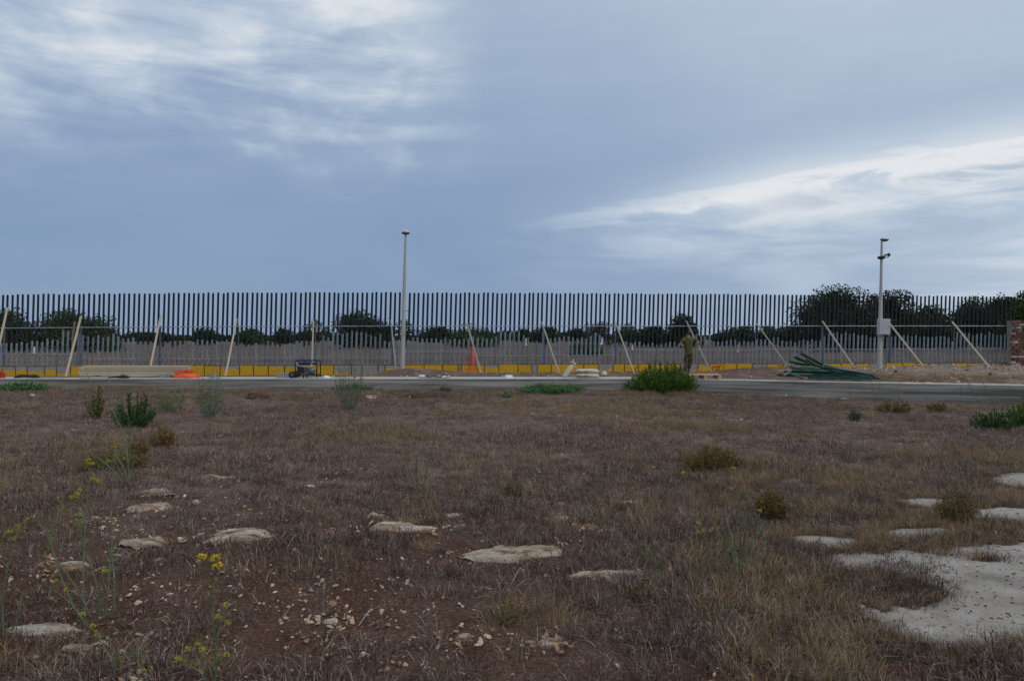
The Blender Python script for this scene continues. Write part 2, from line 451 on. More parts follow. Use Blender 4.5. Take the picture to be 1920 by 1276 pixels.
def dirt_mat():
    m = bpy.data.materials.new('worksite_dirt')
    m.use_nodes = True
    n = NT(m.node_tree)
    b = m.node_tree.nodes['Principled BSDF']
    pos = n.n('ShaderNodeNewGeometry').outputs['Position']
    med = n.noise(pos, 1.4, 6, 0.65)
    fine = n.noise(pos, 16.0, 4, 0.7)
    red = n.ramp(fine, [(0.3, (0.055, 0.030, 0.022)), (0.7, (0.145, 0.085, 0.062))])
    tan = n.ramp(fine, [(0.3, (0.13, 0.075, 0.043)), (0.7, (0.29, 0.19, 0.122))])
    grey = n.ramp(fine, [(0.3, (0.19, 0.15, 0.12)), (0.7, (0.38, 0.32, 0.265))])
    sp = n.n('ShaderNodeSeparateXYZ'); n.link(pos, sp.inputs[0])
    c = n.mix(n.sm(med, 0.50, 0.64), red, tan)
    c = n.mix(n.sm(n.m('ADD', sp.outputs[0], n.m('MULTIPLY', med, 5.0)), 13.0, 17.0, 0.0, 0.5), c, grey)
    n.link(c, b.inputs['Base Color'])
    b.inputs['Roughness'].default_value = 0.97
    bp = n.n('ShaderNodeBump'); bp.inputs['Distance'].default_value = 0.03
    n.link(fine, bp.inputs['Height']); n.link(bp.outputs[0], b.inputs['Normal'])
    return m
def pad_mat():
    m = bpy.data.materials.new('weathered_concrete')
    m.use_nodes = True
    n = NT(m.node_tree)
    b = m.node_tree.nodes['Principled BSDF']
    pos = n.n('ShaderNodeNewGeometry').outputs['Position']
    a = n.noise(pos, 2.2, 7, 0.65, 0.4)
    f = n.noise(pos, 55.0, 3, 0.7)
    c = n.ramp(a, [(0.28, (0.16, 0.135, 0.11)), (0.46, (0.26, 0.235, 0.205)), (0.70, (0.37, 0.345, 0.31))])
    c = n.mix(n.sm(f, 0.42, 0.30, 0.0, 0.75), c, (0.10, 0.082, 0.068))
    d2 = n.noise(pos, 9.0, 6, 0.7)
    c = n.mix(n.sm(d2, 0.55, 0.70, 0.0, 0.55), c, (0.135, 0.105, 0.082))
    vo = n.n('ShaderNodeTexVoronoi', feature='DISTANCE_TO_EDGE'); vo.inputs['Scale'].default_value = 1.3
    wv = n.n('ShaderNodeVectorMath', operation='ADD')
    nn = n.n('ShaderNodeTexNoise'); nn.inputs['Scale'].default_value = 4.0; n.link(pos, nn.inputs['Vector'])
    sc = n.n('ShaderNodeVectorMath', operation='SCALE'); sc.inputs['Scale'].default_value = 0.5
    n.link(nn.outputs['Color'], sc.inputs[0]); n.link(pos, wv.inputs[0]); n.link(sc.outputs[0], wv.inputs[1]); n.link(wv.outputs[0], vo.inputs['Vector'])
    crack = n.sm(vo.outputs['Distance'], 0.012, 0.003, 0.0, 0.5)
    c = n.mix(n.m('MULTIPLY', crack, n.sm(a, 0.45, 0.6)), c, (0.07, 0.06, 0.052))
    n.link(c, b.inputs['Base Color'])
    b.inputs['Roughness'].default_value = 0.95
    bp = n.n('ShaderNodeBump'); bp.inputs['Distance'].default_value = 0.004
    n.link(f, bp.inputs['Height']); n.link(bp.outputs[0], b.inputs['Normal'])
    return m
def panel_mat():
    """yellow formwork paint, worn to grey; the wear of each panel is its object colour"""
    m = bpy.data.materials.new('worn_yellow_paint')
    m.use_nodes = True
    n = NT(m.node_tree)
    b = m.node_tree.nodes['Principled BSDF']
    oi = n.n('ShaderNodeObjectInfo')
    tc = n.n('ShaderNodeTexCoord')
    sp = n.n('ShaderNodeSeparateXYZ'); n.link(tc.outputs['Object'], sp.inputs[0])
    off = n.n('ShaderNodeVectorMath', operation='ADD')
    cb = n.n('ShaderNodeCombineXYZ'); n.link(n.m('MULTIPLY', oi.outputs['Random'], 90.0), cb.inputs[0])
    n.link(tc.outputs['Object'], off.inputs[0]); n.link(cb.outputs[0], off.inputs[1])
    ns = n.noise(n.mapping(off.outputs[0], (1, 1, 1.0)), 5.0, 5, 0.6)
    sc = n.n('ShaderNodeSeparateColor'); n.link(oi.outputs['Color'], sc.inputs[0])
    edge = n.m('ADD', n.m('MULTIPLY', sp.outputs[2], 1.5), n.m('MULTIPLY', n.m('SUBTRACT', ns, 0.5), 0.75))
    wear = n.sm(n.m('ADD', edge, n.m('MULTIPLY', sc.outputs[0], 1.0)), 0.66, 0.70)
    yel = n.ramp(n.noise(off.outputs[0], 11.0, 4, 0.6), [(0.3, (0.47, 0.255, 0.006)), (0.7, (0.66, 0.40, 0.012))])
    gry = n.ramp(n.noise(off.outputs[0], 14.0, 4, 0.6), [(0.3, (0.20, 0.20, 0.19)), (0.7, (0.33, 0.325, 0.315))])
    rs = n.noise(n.mapping(off.outputs[0], (1.2, 1, 9)), 3.0, 4, 0.6)
    yel = n.mix(n.sm(rs, 0.60, 0.72, 0.0, 0.6), yel, (0.36, 0.13, 0.02))
    n.link(n.mix(wear, yel, gry), b.inputs['Base Color'])
    b.inputs['Roughness'].default_value = 0.8
    return m
M_ground, M_dirt, M_pad, M_panel = ground_mat(), dirt_mat(), pad_mat(), panel_mat()

# ------------------------------------------------------------------ ground sheets
def spaced(lo, hi, step, far, ratio=1.35):
    a = list(np.arange(lo, hi + 1e-6, step))
    d = step; q = hi
    while q < far:
        d *= ratio; q += d; a.append(q)
    d = step; q = lo; b = []
    while q > -far:
        d *= ratio; q -= d; b.append(q)
    return np.array(b[::-1] + a)
xs = spaced(-18, 18, 0.12, 4000)
ys = np.concatenate([-np.array([4000, 1500, 500, 150, 50, 20, 8, 3, 0]), np.arange(1.2, 23.8, 0.12), np.arange(24, 60, 1.0), np.geomspace(60, 6000, 60)])
tag(link('ground', grid_mesh('ground', xs, ys, gz, M_ground)), kind='structure')
# worksite bank
def worksite():
    xs2 = np.arange(-27, 27.01, 0.14)
    sv = np.linspace(0, 1, 84)
    X, Sg = np.meshgrid(xs2, sv)
    Y0 = slab_y(X) + 0.42; Y1 = FC + FS * X + 0.1
    Y = Y0 + (Y1 - Y0) * Sg
    v = np.stack([X.ravel(), Y.ravel(), wz(X, Y).ravel()], 1)
    nx, ny = len(xs2), len(sv)
    i = (np.arange(ny - 1)[:, None] * nx + np.arange(nx - 1)[None, :]).ravel()
    return np_mesh('dirt_ground', v, np.stack([i, i + 1, i + nx + 1, i + nx], 1), M_dirt, True)
tag(link('dirt_ground', worksite()), kind='structure')

# old concrete pavement showing through the grass, bottom right
PADS = [
    [(1575, 1046), (1650, 1038), (1700, 1038), (1740, 1044), (1800, 1020), (1925, 1022), (2080, 1020), (2330, 1120), (2420, 1235), (2050, 1200), (1920, 1206), (1850, 1216), (1770, 1222), (1700, 1205), (1650, 1180), (1625, 1160), (1600, 1142), (1650, 1132), (1690, 1125), (1620, 1115), (1590, 1080)],
    [(1870, 892), (1900, 888), (1990, 890), (2000, 912), (1930, 914), (1880, 905)],
    [(1690, 940), (1730, 936), (1780, 938), (1775, 948), (1720, 950)],
    [(1830, 958), (1880, 955), (2000, 960), (2010, 980), (1900, 976), (1840, 970)],
    [(1670, 1003), (1700, 996), (1760, 994), (1780, 998), (1740, 1006), (1690, 1010)],
    [(1495, 1013), (1530, 1009), (1600, 1014), (1615, 1020), (1560, 1024), (1510, 1020)],
]
def flat_g(px, py):
    u = (px - 960) / F; v = (HOR - py) / F
    Z = EYE / (-v - 0.0067 * u) if True else 0
    return Vector((u * Z, Z, -0.0067 * u * Z))
def in_poly(x, y, poly):
    inside = np.zeros(len(x), bool)
    x1, y1 = poly[:, 0], poly[:, 1]
    x2, y2 = np.roll(x1, -1), np.roll(y1, -1)
    for a, b, c, d in zip(x1, y1, x2, y2):
        cnd = ((b > y) != (d > y)) & (x < (c - a) * (y - b) / (d - b + 1e-12) + a)
        inside ^= cnd
    return inside

PADW = []
def seg_dist(x, y, poly):
    d = np.full(x.shape, 1e9)
    n = len(poly)
    for a in range(n):
        p, q = poly[a], poly[(a + 1) % n]
        ex, ey = q[0] - p[0], q[1] - p[1]
        tq = np.clip(((x - p[0]) * ex + (y - p[1]) * ey) / (ex * ex + ey * ey + 1e-12), 0, 1)
        d = np.minimum(d, np.hypot(x - p[0] - tq * ex, y - p[1] - tq * ey))
    return d
HOLLOW = [(1715, 1098, 78, 36), (1650, 1112, 60, 12), (1860, 1050, 40, 8)]
HW = []
for px, py, rx, ry in HOLLOW:
    c = flat_g(px, py); HW.append((c.x, c.y, rx * c.y / F, (flat_g(px, py - ry).y - flat_g(px, py + ry).y) / 2))
def pad_depth(x, y, poly, amp):
    """distance inside the ragged outline of a pavement patch"""
    d = seg_dist(x, y, poly) * np.where(in_poly(x.ravel(), y.ravel(), poly).reshape(x.shape), 1, -1)
    d = d + (0.09 if amp < 0.3 else 0.0) + amp * (fbm(x * 2.6, y * 2.6, 4, 5) - 0.5) + amp * 0.5 * (fbm(x * 11, y * 11, 5, 3) - 0.5)
    for cx, cy, rx, ry in HW:
        d = d - 0.55 * np.exp(-(((x - cx) / rx) ** 2 + ((y - cy) / ry) ** 2) * 1.3)
    return d
for i, pp in enumerate(PADS):
    poly = np.array([(flat_g(*p).x, flat_g(*p).y) for p in pp])
    PADW.append((poly, 0.45 if i == 0 else 0.16))
    st = 0.035
    gx = np.arange(poly[:, 0].min() - .2, poly[:, 0].max() + .2, st); gy = np.arange(poly[:, 1].min() - .2, poly[:, 1].max() + .2, st)
    X, Y = np.meshgrid(gx, gy)
    D = pad_depth(X, Y, *PADW[-1])
    Zp = -0.0067 * X + np.clip(D * 0.22, -0.03, 0.014) + 0.004 * (fbm(X * 3, Y * 3, 2, 3) - 0.5)
    nx, ny = len(gx), len(gy)
    q = (np.arange(ny - 1)[:, None] * nx + np.arange(nx - 1)[None, :]).ravel()
    f = np.stack([q, q + 1, q + nx + 1, q + nx], 1)
    f = f[(D.ravel()[f] > -0.10).any(1)]
    used = np.unique(f); mp = np.full(nx * ny, -1); mp[used] = np.arange(len(used))
    v = np.stack([X.ravel(), Y.ravel(), Zp.ravel()], 1)[used]
    tag(link('pavement', np_mesh('pavement', v, mp[f], M_pad, True)), kind='structure')

# ------------------------------------------------------------------ low concrete walls
def low_wall(label, p0, p1, zb, zt, depth, seed):
    d = (p1 - p0); ln = d.length
    root = thing('low_wall', label, 'wall', (p0.x, p0.y, 0), math.atan2(d.y, d.x))
    rg = random.Random(seed)
    # cast face with the print of the formwork boards: each course stands a few mm in or out
    prof = [(0.0, zb)]
    z = zb
    n = 6
    hh = (zt - 0.02 - zb) / n
    for i in range(n):
        y = rg.uniform(-0.004, 0.006)
        prof += [(y, z + 0.008), (y + rg.uniform(-.002, .002), z + hh - 0.008), (0.009, z + hh - 0.004), (0.009, z + hh + 0.0)]
        z += hh
    prof = [prof[0]] + prof[1:]
    nseg = int(ln / 0.35)
    mb = MB()
    k = len(prof)
    xsl = [(ln * i / nseg, 0.0) for i in range(nseg + 1)]
    xj = 1.1
    while xj < ln - .5:
        xsl = [q for q in xsl if abs(q[0] - xj) > 0.05] + [(xj - .016, 0), (xj - .010, .004), (xj + .010, .004), (xj + .016, rg.uniform(-.004, .004))]
        xj += rg.uniform(2.2, 4.2)
    xsl.sort(); nseg = len(xsl) - 1
    for x, dj in xsl:
        for (y, zz) in prof:
            mb.v.append((x, y + dj + 0.010 * (float(fbm(x * 0.8 + seed, zz * 3, 2, 2)) - 0.5), zz))
    for i in range(nseg):
        for j in range(k - 1):
            q = i * k + j
            mb.f.append((q, q + k, q + k + 1, q + 1)); mb.mi.append(0)
    mb.build('cast_face', M_conc, root)
    c = MB()
    # capping slab whose front edge is slightly chipped
    nx = int(ln / 0.2)
    rows = [(0.0, zt - 0.03), (-0.006, zt - 0.012), (0.004, zt), (depth * 0.5, zt + 0.004), (depth, zt), (depth, zb)]
    for i in range(nx + 1):
        x = ln * i / nx
        for j, (y, zz) in enumerate(rows):
            e = 0.014 * (float(fbm(x * 2.2 + seed, j * 0.37, 7, 3)) - 0.5)
            c.v.append((x, y + (e if j < 3 else 0), zz + (0.5 * e if 0 < j < 4 else 0)))
    for i in range(nx):
        for j in range(len(rows) - 1):
            q = i * len(rows) + j
            c.f.append((q, q + len(rows), q + len(rows) + 1, q + 1)); c.mi.append(0)
    for i in (0, nx):
        q = i * len(rows)
        fc = tuple(q + j for j in range(len(rows)))
        c.f.append(fc if i == 0 else fc[::-1]); c.mi.append(0)
    c.build('capping', M_conctop, root)
    return root
low_wall('long low grey concrete wall crossing the field left of the big green bush', Vector((-24, WALL_Y)), Vector((4.25, WALL_Y)), -0.25, TOPZ, 1.02, 3)
_e = RW1 + RWD * 4.0
low_wall('low grey concrete wall running nearer to the right of the big green bush', Vector((RW0.x - 0.1 * RWD.x, RW0.y + 0.02)), _e, -0.35, TOPZ, 0.5, 8)

# ------------------------------------------------------------------ palisade fence
T0, T1 = -25.5, fence_t(1903)
def f_top(t): return 3.60 - (0.00040 if t < 0 else 0.00009) * t * t
def f_rail(t): return 2.10 - (0.00025 * t * t if t < 0 else -0.0015 * t)
fence = thing('palisade_fence', 'tall steel palisade fence with dark upper bars and grey lower bars across the whole view', 'fence', fence_pt(0), FROT)
POSTX = [-140, 6, 148, 297, 443, 588, 735, 878, 1018, 1155, 1290, 1418, 1543, 1668, 1787, 1896]
POSTT = [fence_t(p) for p in POSTX]
def fl(t, off, z):
    """fence-local point: x along the fence, y away from the camera"""
    return Vector((t * FN, -off, z))
def bar_mesh(h, split):
    mb = MB()
    wd, dp = 0.092, 0.036
    top = [(wd / 2 * math.cos(a), wd / 2 * math.sin(a) - wd / 2) for a in np.linspace(0, PI, 7)]
    xs_ = (-wd / 2, -wd / 6, wd / 6, wd / 2)
    ys_ = (0.0, -dp, -dp, 0.0)
    for (z0, z1, mi) in ((0.0, split, 1), (split, h - wd / 2, 0)):
        for i in range(3):
            mb.face([(xs_[i], ys_[i], z0), (xs_[i + 1], ys_[i + 1], z0), (xs_[i + 1], ys_[i + 1], z1), (xs_[i], ys_[i], z1)], mi)
        mb.face([(xs_[3], 0.006, z0), (xs_[0], 0.006, z0), (xs_[0], 0.006, z1), (xs_[3], 0.006, z1)], mi)
        mb.face([(xs_[3], ys_[3], z0), (xs_[3], 0.006, z0), (xs_[3], 0.006, z1), (xs_[3], ys_[3], z1)], mi)
        mb.face([(xs_[0], 0.006, z0), (xs_[0], ys_[0], z0), (xs_[0], ys_[0], z1), (xs_[0], 0.006, z1)], mi)
    front = [(x, -dp * (1 - min(1, max(0, (abs(x) - wd / 6) / (wd / 3)))), h + z) for x, z in top]
    mb.face(front, 0)
    mb.face([(x, 0.006, h + z) for x, z in top][::-1], 0)
    for i in range(len(top) - 1):
        a, b = top[i], top[i + 1]
        mb.face([front[i], (a[0], 0.006, h + a[1]), (b[0], 0.006, h + b[1]), front[i + 1]], 0)
    return mb.mesh('bar', [M_dark, M_galv])
BARS = {}
def bar_for(h, split):
    key = (round(h / 0.03), round(split / 0.05))
    if key not in BARS:
        BARS[key] = bar_mesh(key[0] * 0.03, key[1] * 0.05)
    return BARS[key]
BASEZ = 0.40
rb = random.Random(4)
SEGSPLIT = [1.12, 1.12, 0.90, 0.90, 0.98, 1.05, 1.12, 1.18, 1.02, 1.10, 1.06, 1.05, 1.18, 1.18, 1.18]
tt = T0; nb = 0; hold = 0
while tt < T1:
    if min(abs(tt - q) for q in POSTT) > 0.0:
        seg = max(0, min(len(SEGSPLIT) - 1, sum(1 for q in POSTT if q < tt) - 1))
        if rb.random() < 0.16:
            hold = rb.uniform(-0.12, 0.42)
        sp_ = SEGSPLIT[seg] + hold + rb.uniform(-0.06, 0.08) - 0.05
        h = f_top(tt) - BASEZ + rb.uniform(-0.012, 0.012)
        o = link('bar', bar_for(h, max(0.5, sp_)), fence)
        o.location = fl(tt, 0.03, BASEZ)
        o.rotation_euler = (rb.uniform(-.004, .004), 0.030 + rb.uniform(-.006, .006), 0)
        nb += 1
    tt += 0.2045
# posts behind the bars
pm = MB()
pm.box((0, 0, 1.05), (0.11, 0.012, 2.1)); pm.box((-0.05, 0.03, 1.05), (0.010, 0.05, 2.1)); pm.box((0.05, 0.03, 1.05), (0.010, 0.05, 2.1))
pmesh = pm.mesh('post', M_galv)
for q in POSTT:
    o = link('post', pmesh, fence)
    o.location = fl(q, -0.03, 0.0); o.rotation_euler = (0, 0.02, 0)
# rails
mb = MB()
tl = list(np.linspace(T0, T1, 60))
mb.tube([fl(q, 0.085, f_rail(q)) for q in tl], 0.021, n=6)
mb.build('rail', M_rail, fence)
LOWZ = [0.90, 0.90, 0.68, 0.68, 0.70, 0.70, 0.97, 0.79, 0.78, 1.03, 1.03, 1.04, 1.04, 1.05, 1.05]
for i in range(len(POSTT) - 1):
    a = POSTT[i]; b = min(POSTT[i + 1], T1)
    mb = MB()
    mb.tube([fl(a + 0.05, 0.085, LOWZ[i]), fl((a + b) / 2, 0.085, LOWZ[i] - 0.012), fl(b - 0.05, 0.085, LOWZ[i] + rb.uniform(-.02, .02))], 0.013, n=5)
    mb.build('rail', M_rail, fence)

# base wall with yellow formwork panels
bw = thing('base_wall', 'low base wall under the fence clad with worn yellow formwork panels', 'wall', fence_pt(0), FROT)
mb = MB()
mb.box(((T0 + T1) / 2 * FN, 0.06, 0.05), ((T1 - T0) * FN, 0.26, 0.70))
mb.build('wall_core', mat('dark_foundation', [(0.3, (0.06, 0.05, 0.045)), (0.7, (0.13, 0.11, 0.10))], 4, 0.95, 0.01, 20), bw)
JX = [-120, -95, -70, -44, -20, 6, 31, 53, 86, 108, 134, 158, 185, 210, 240, 265, 295, 323, 352, 384, 414, 450, 476, 504, 534, 565, 594, 626, 659, 679, 709, 722, 757, 795, 830, 859, 865, 908, 935, 971, 996, 1007, 1033, 1066, 1094, 1122, 1149, 1170, 1196, 1227, 1250, 1274, 1307, 1329, 1356, 1380, 1409, 1436, 1459, 1482, 1506, 1529, 1552, 1576, 1601, 1629, 1659, 1690, 1715, 1739, 1759, 1782, 1812, 1834, 1856, 1875, 1897]
GREY = {626: .62, 659: .80, 679: .66, 709: .85, 859: .95, 996: .8, 908: .36, 108: .62, 53: .45, 86: .32, 31: .36, 6: .34, 1739: .85, 1759: .95, 1274: .6, 1834: .55, 1409: .85, 1122: .5, 414: .30, 722: .35, 1629: .3, 1601: .18, 1329: -0.1, 1356: -0.1, 757: .0, 795: .05, 830: -.05, 935: .0, 971: -.02}
for i in range(len(JX) - 1):
    a = fence_t(JX[i]); b = fence_t(JX[i + 1])
    g = 0.032 + rb.random() * 0.02
    wd = (b - a) * FN - g
    if wd < 0.08:
        continue
    zt_ = 0.37 + rb.uniform(-.02, .012); zb_ = -0.25
    m2 = MB(); m2.box((0, 0, (zt_ + zb_) / 2), (wd, 0.03, zt_ - zb_))
    # stiffening ribs of the formwork: thin ledge at the top and bottom
    o = m2.build('formwork_panel', M_panel, bw)
    o.location = fl((a + b) / 2, 0.085 + rb.uniform(0, .012), 0)
    o.rotation_euler = (rb.uniform(-.01, .01), rb.uniform(-.006, .006), rb.uniform(-.012, .012))
    wv = GREY.get(JX[i], rb.choice([0.02, 0.05, 0.10, 0.18, 0.26]))
    o.color = (max(0, wv), 0, 0, 1)
# red sprayed marks on the panels
def stroke(mb, pts, wd):
    for a, b in zip(pts[:-1], pts[1:]):
        a = Vector(a); b = Vector(b); d = (b - a)
        e = d.normalized() * wd * 0.3
        a2 = a - e; b2 = b + e
        nrm = Vector((d.z, 0, -d.x)).normalized() * wd / 2
        mb.face([a2 - nrm, b2 - nrm, b2 + nrm, a2 + nrm])
def fpx(px, py, off):
    t_ = fence_t(px); Z = FC + FS * t_ - off
    return fl(t_ - off * 0.02, off, EYE + (HOR - py) * Z / F)
mb = MB()
ring = [(1338.3 + 4.3 * math.cos(a), 690.3 - 4.2 * math.sin(a)) for a in np.linspace(0, 2 * PI, 15)]
stroke(mb, [fpx(x, y, 0.128) for x, y in ring], 0.036)
mb.build('letter', M_redpaint, bw)
mb = MB()
stroke(mb, [fpx(1342.5, 686.5, .129), fpx(1346.5, 685.4, .129), fpx(1351.5, 684.2, .129)], 0.036)
stroke(mb, [fpx(1347, 685.6, .1295), fpx(1346.9, 690, .1295), fpx(1346.6, 694, .1295)], 0.036)
mb.build('letter', M_redpaint, bw)
for pts in ([(1184, 691), (1188, 695), (1193, 688), (1196, 685)], [(1466, 688), (1466, 682), (1470, 681)], [(1462, 685), (1466, 683)], [(1587, 690), (1589, 696)], [(1601, 689), (1601, 697)]):
    mb = MB()
    stroke(mb, [fpx(x, y, 0.131) for x, y in pts], 0.04)
    mb.build('paint_mark', M_redpaint, bw)

# ------------------------------------------------------------------ braces
def brace(x0, y0, x1, y1, wd, th, m, label, dz=2.0, name='brace', off0=0.06):
    t_ = fence_t(x0); Za = FC + FS * t_ - off0
    a = P(x0, y0, Za)
    Zb = FC + FS * fence_t(x1) - dz
    b = P(x1, y1, Zb)
    gzv = float(wz(b.x, b.y)); 
    if b.z > gzv:       # carry on to the ground along the same line
        k = (a.z - gzv + 0.03) / max(0.2, (a.z - b.z))
        b2 = a + (b - a) * min(k, 1.25)
        b = b2
    d = b - a
    o = thing(name, label, 'timber prop', b)
    mb = MB()
    mb.beam(a - b, Vector((0, 0, 0)), wd * 0.68, th, up=(0, 1, 0.3))
    mb.build('plank', m, o)
    return o, a, b
BR = [
    (14, 577, -14, 702, 0.10, 0.05, M_wood, 'pale timber prop at the left edge of the photo, cut by the frame'),
    (152, 593, 124, 703, 0.105, 0.05, M_wood, 'pale timber prop standing left of the plank stack against the fence'),
    (302, 590, 280, 697, 0.085, 0.05, M_wood, 'pale timber prop rising behind the plank stack'),
    (444, 598, 423, 704, 0.085, 0.05, M_wood, 'thin pale timber prop between the orange net heap and the generator'),
    (588, 600, 584, 703, 0.075, 0.05, M_wood, 'near upright timber prop rising behind the generator'),
    (733, 600, 744, 705, 0.055, 0.05, M_woodg, 'thin whitish timber prop just left of the round headed lamp post'),
    (876, 607, 903, 703, 0.085, 0.05, M_woodg, 'pale timber prop with orange netting hanging beside it'),
    (1016, 604, 1049, 700, 0.085, 0.06, M_woodg, 'grey timber prop left of the stacked cement sacks'),
    (1154, 604, 1189, 698, 0.085, 0.06, M_woodg, 'grey timber prop ending behind the left side of the big green bush'),
    (1287, 602, 1333, 696, 0.08, 0.06, M_woodg, 'grey timber prop crossing behind the standing person'),
    (1417, 604, 1479, 688, 0.08, 0.06, M_woodg, 'grey timber prop running down to the left end of the green post pile'),
    (1542, 602, 1608, 697, 0.11, 0.07, M_woodg, 'broad grey timber prop coming down behind the green post pile'),
    (1665, 603, 1735, 691, 0.115, 0.07, M_wood, 'broad pale timber prop right of the electrical cabinet'),
    (1785, 603, 1860, 694, 0.115, 0.07, M_wood, 'broad pale timber prop nearest to the brick wall'),
]
for i, q in enumerate(BR):
    brace(*q)
b7 = thing('cross_batten', 'short pale batten fixed across the fence rail above the orange netting', 'batten', P(875, 607.5, 35.0))
mb = MB(); mb.beam(P(860, 609, 34.95) - b7.location, P(891, 606, 34.95) - b7.location, 0.06, 0.05); mb.build('batten', M_woodb, b7)
bb = thing('short_board', 'short brown board hanging on the fence beside the left timber prop', 'board', P(137, 621, 33.4))
mb = MB(); mb.beam(P(140.5, 603, 33.3) - bb.location, P(135.5, 638, 33.2) - bb.location, 0.09, 0.03, up=(0, 1, 0)); mb.build('board', M_woodb, bb)
# orange netting hung on the seventh prop: a curtain of thin strips
net = thing('orange_netting', 'orange plastic safety netting hanging from a timber prop', 'netting', P(886, 695, 33.6))
mb = MB()
def netp(u, v):
    x = (886 - 13 * v ** 0.8) + u * (2 + 24 * v); y = 644 + 53 * v
    return P(x + 1.2 * math.sin(9 * v + 4 * u), y, 33.6 + 0.12 * math.sin(7 * u + 2 * v)) - net.location
NV, NU = 34, 13
for i in range(NV):
    for j in range(NU):
        u0, v0 = j / NU, i / NV
        a = netp(u0, v0); b = netp(u0 + 1 / NU, v0); c = netp(u0, v0 + 1 / NV)
        d = netp(u0 + 0.42 / NU, v0); e = netp(u0 + 0.42 / NU, v0 + 1 / NV)
        mb.face([a, d, e, c])
        if i % 2 == 0:
            mb.face([a + Vector((0, -.002, 0)), b + Vector((0, -.002, 0)), b + Vector((0, -.002, -.02)), a + Vector((0, -.002, -.02))])
mb.build('net', M_orange, net)
# scraps of plastic film caught on the bars
def scrap(px, py, wpx, hpx, label, seed):
    rg = random.Random(seed)
    c = P(px, py, FC + FS * fence_t(px) - 0.12)
    o = thing('plastic_scrap', label, 'plastic scrap', c)
    mb = MB(); k = 5
    W_, H_ = wpx * 0.0238, hpx * 0.0238
    g = [[Vector(((j / 3 - .5) * W_ * rg.uniform(.3, 1.2) * (0.4 + 0.6 * i / k), rg.uniform(-.03, .03), (0.5 - i / k) * H_)) for j in range(4)] for i in range(k + 1)]
    for i in range(k):
        for j in range(3):
            mb.face([g[i][j], g[i + 1][j], g[i + 1][j + 1], g[i][j + 1]])
    mb.build('film', M_white, o)
scrap(64, 656, 8, 12, 'white plastic scrap caught on the fence at the far left', 1)
scrap(986, 640, 5, 14, 'white plastic scrap on the fence left of the cement sacks', 2)
scrap(1129, 638, 7, 14, 'white plastic scrap on the fence above the cement sacks', 3)
scrap(1186, 650, 4, 11, 'white plastic scrap on the fence above the left of the big bush', 4)
scrap(1384, 652, 3, 15, 'thin white plastic scrap on the fence right of the person', 5)

# ------------------------------------------------------------------ lamp posts
lb = P(754, 695, 32.6)
lp = thing('lamp_post', 'tall pale lamp post with a round flat lamp head', 'lamp post', (lb.x, lb.y, lb.z - 0.15))
H1 = (697 - 441) * 32.6 / F + 0.15
mb = MB(); mb.lathe([(0.098, 0), (0.096, 0.4), (0.088, H1 * 0.35), (0.062, H1 * 0.75), (0.042, H1)], 12); mb.build('pole', M_pole, lp, True)
mb = MB(); mb.lathe([(0.04, H1 - 0.01), (0.13, H1 + 0.0), (0.15, H1 + 0.03), (0.15, H1 + 0.055), (0.02, H1 + 0.07)], 16); mb.build('lamp_base', M_lampd, lp, True)
mb = MB(); mb.lathe([(0.15, H1 + 0.06), (0.16, H1 + 0.085), (0.145, H1 + 0.11), (0.09, H1 + 0.15), (0.0, H1 + 0.165)], 16); mb.build('lamp_cap', M_lampt, lp, True)
mb = MB()
for j in range(8):
    a = 2 * PI * j / 8
    mb.box((0.15 * math.cos(a), 0.15 * math.sin(a), H1 + 0.045), (0.03, 0.03, 0.07))
mb.build('lamp_rim', M_lampd, lp)
mb = MB(); mb.box((0.02, -0.094, 1.75), (0.10, 0.012, 0.25)); mb.build('access_door', M_pole, lp)
mb = MB(); mb.tube([(0.07, 0, 2.63), (0.22, 0, 2.66)], 0.012); mb.box((0.235, 0, 2.66), (0.10, 0.05, 0.03)); mb.build('bracket', M_cam, lp)
lp.rotation_euler = (0, 0.026, 0)

lb = P(1649, 686, 33.0)
lp = thing('lamp_post', 'lamp post carrying surveillance cameras and a grey cabinet', 'lamp post', (lb.x, lb.y, lb.z - 0.25))
K = 33.0 / F
H2 = (686 - 452) * K + 0.25
def lh(y): return (686 - y) * K + 0.25
mb = MB(); mb.lathe([(0.105, 0), (0.10, 0.5), (0.088, H2 * 0.35), (0.062, H2 * 0.65), (0.045, H2)], 12); mb.build('pole', M_pole, lp, True)
mb = MB()
M_ = Matrix.Diagonal((1.55, 0.8, 1))
mb.lathe([(0.0, H2 - 0.02), (0.07, H2 - 0.01), (0.115, H2 + 0.05), (0.122, H2 + 0.075)], 16, (0.11, 0, 0), 0, M_)
mb.build('lamp_bowl', M_lampd, lp, True)
mb = MB(); mb.lathe([(0.124, H2 + 0.075), (0.118, H2 + 0.10), (0.08, H2 + 0.13), (0.0, H2 + 0.14)], 16, (0.11, 0, 0), 0, M_); mb.build('lamp_cap', M_lampt, lp, True)
zc = lh(483.5)
mb = MB(); mb.tube([(0.0, -0.02, zc), (0.28, -0.05, zc + 0.03)], 0.022, 0.015, 6); mb.lathe([(0.075, zc - .05), (0.075, zc + .05)], 10); mb.build('camera_arm', M_cam, lp)
R90 = Matrix.Rotation(PI / 2, 3, 'X')
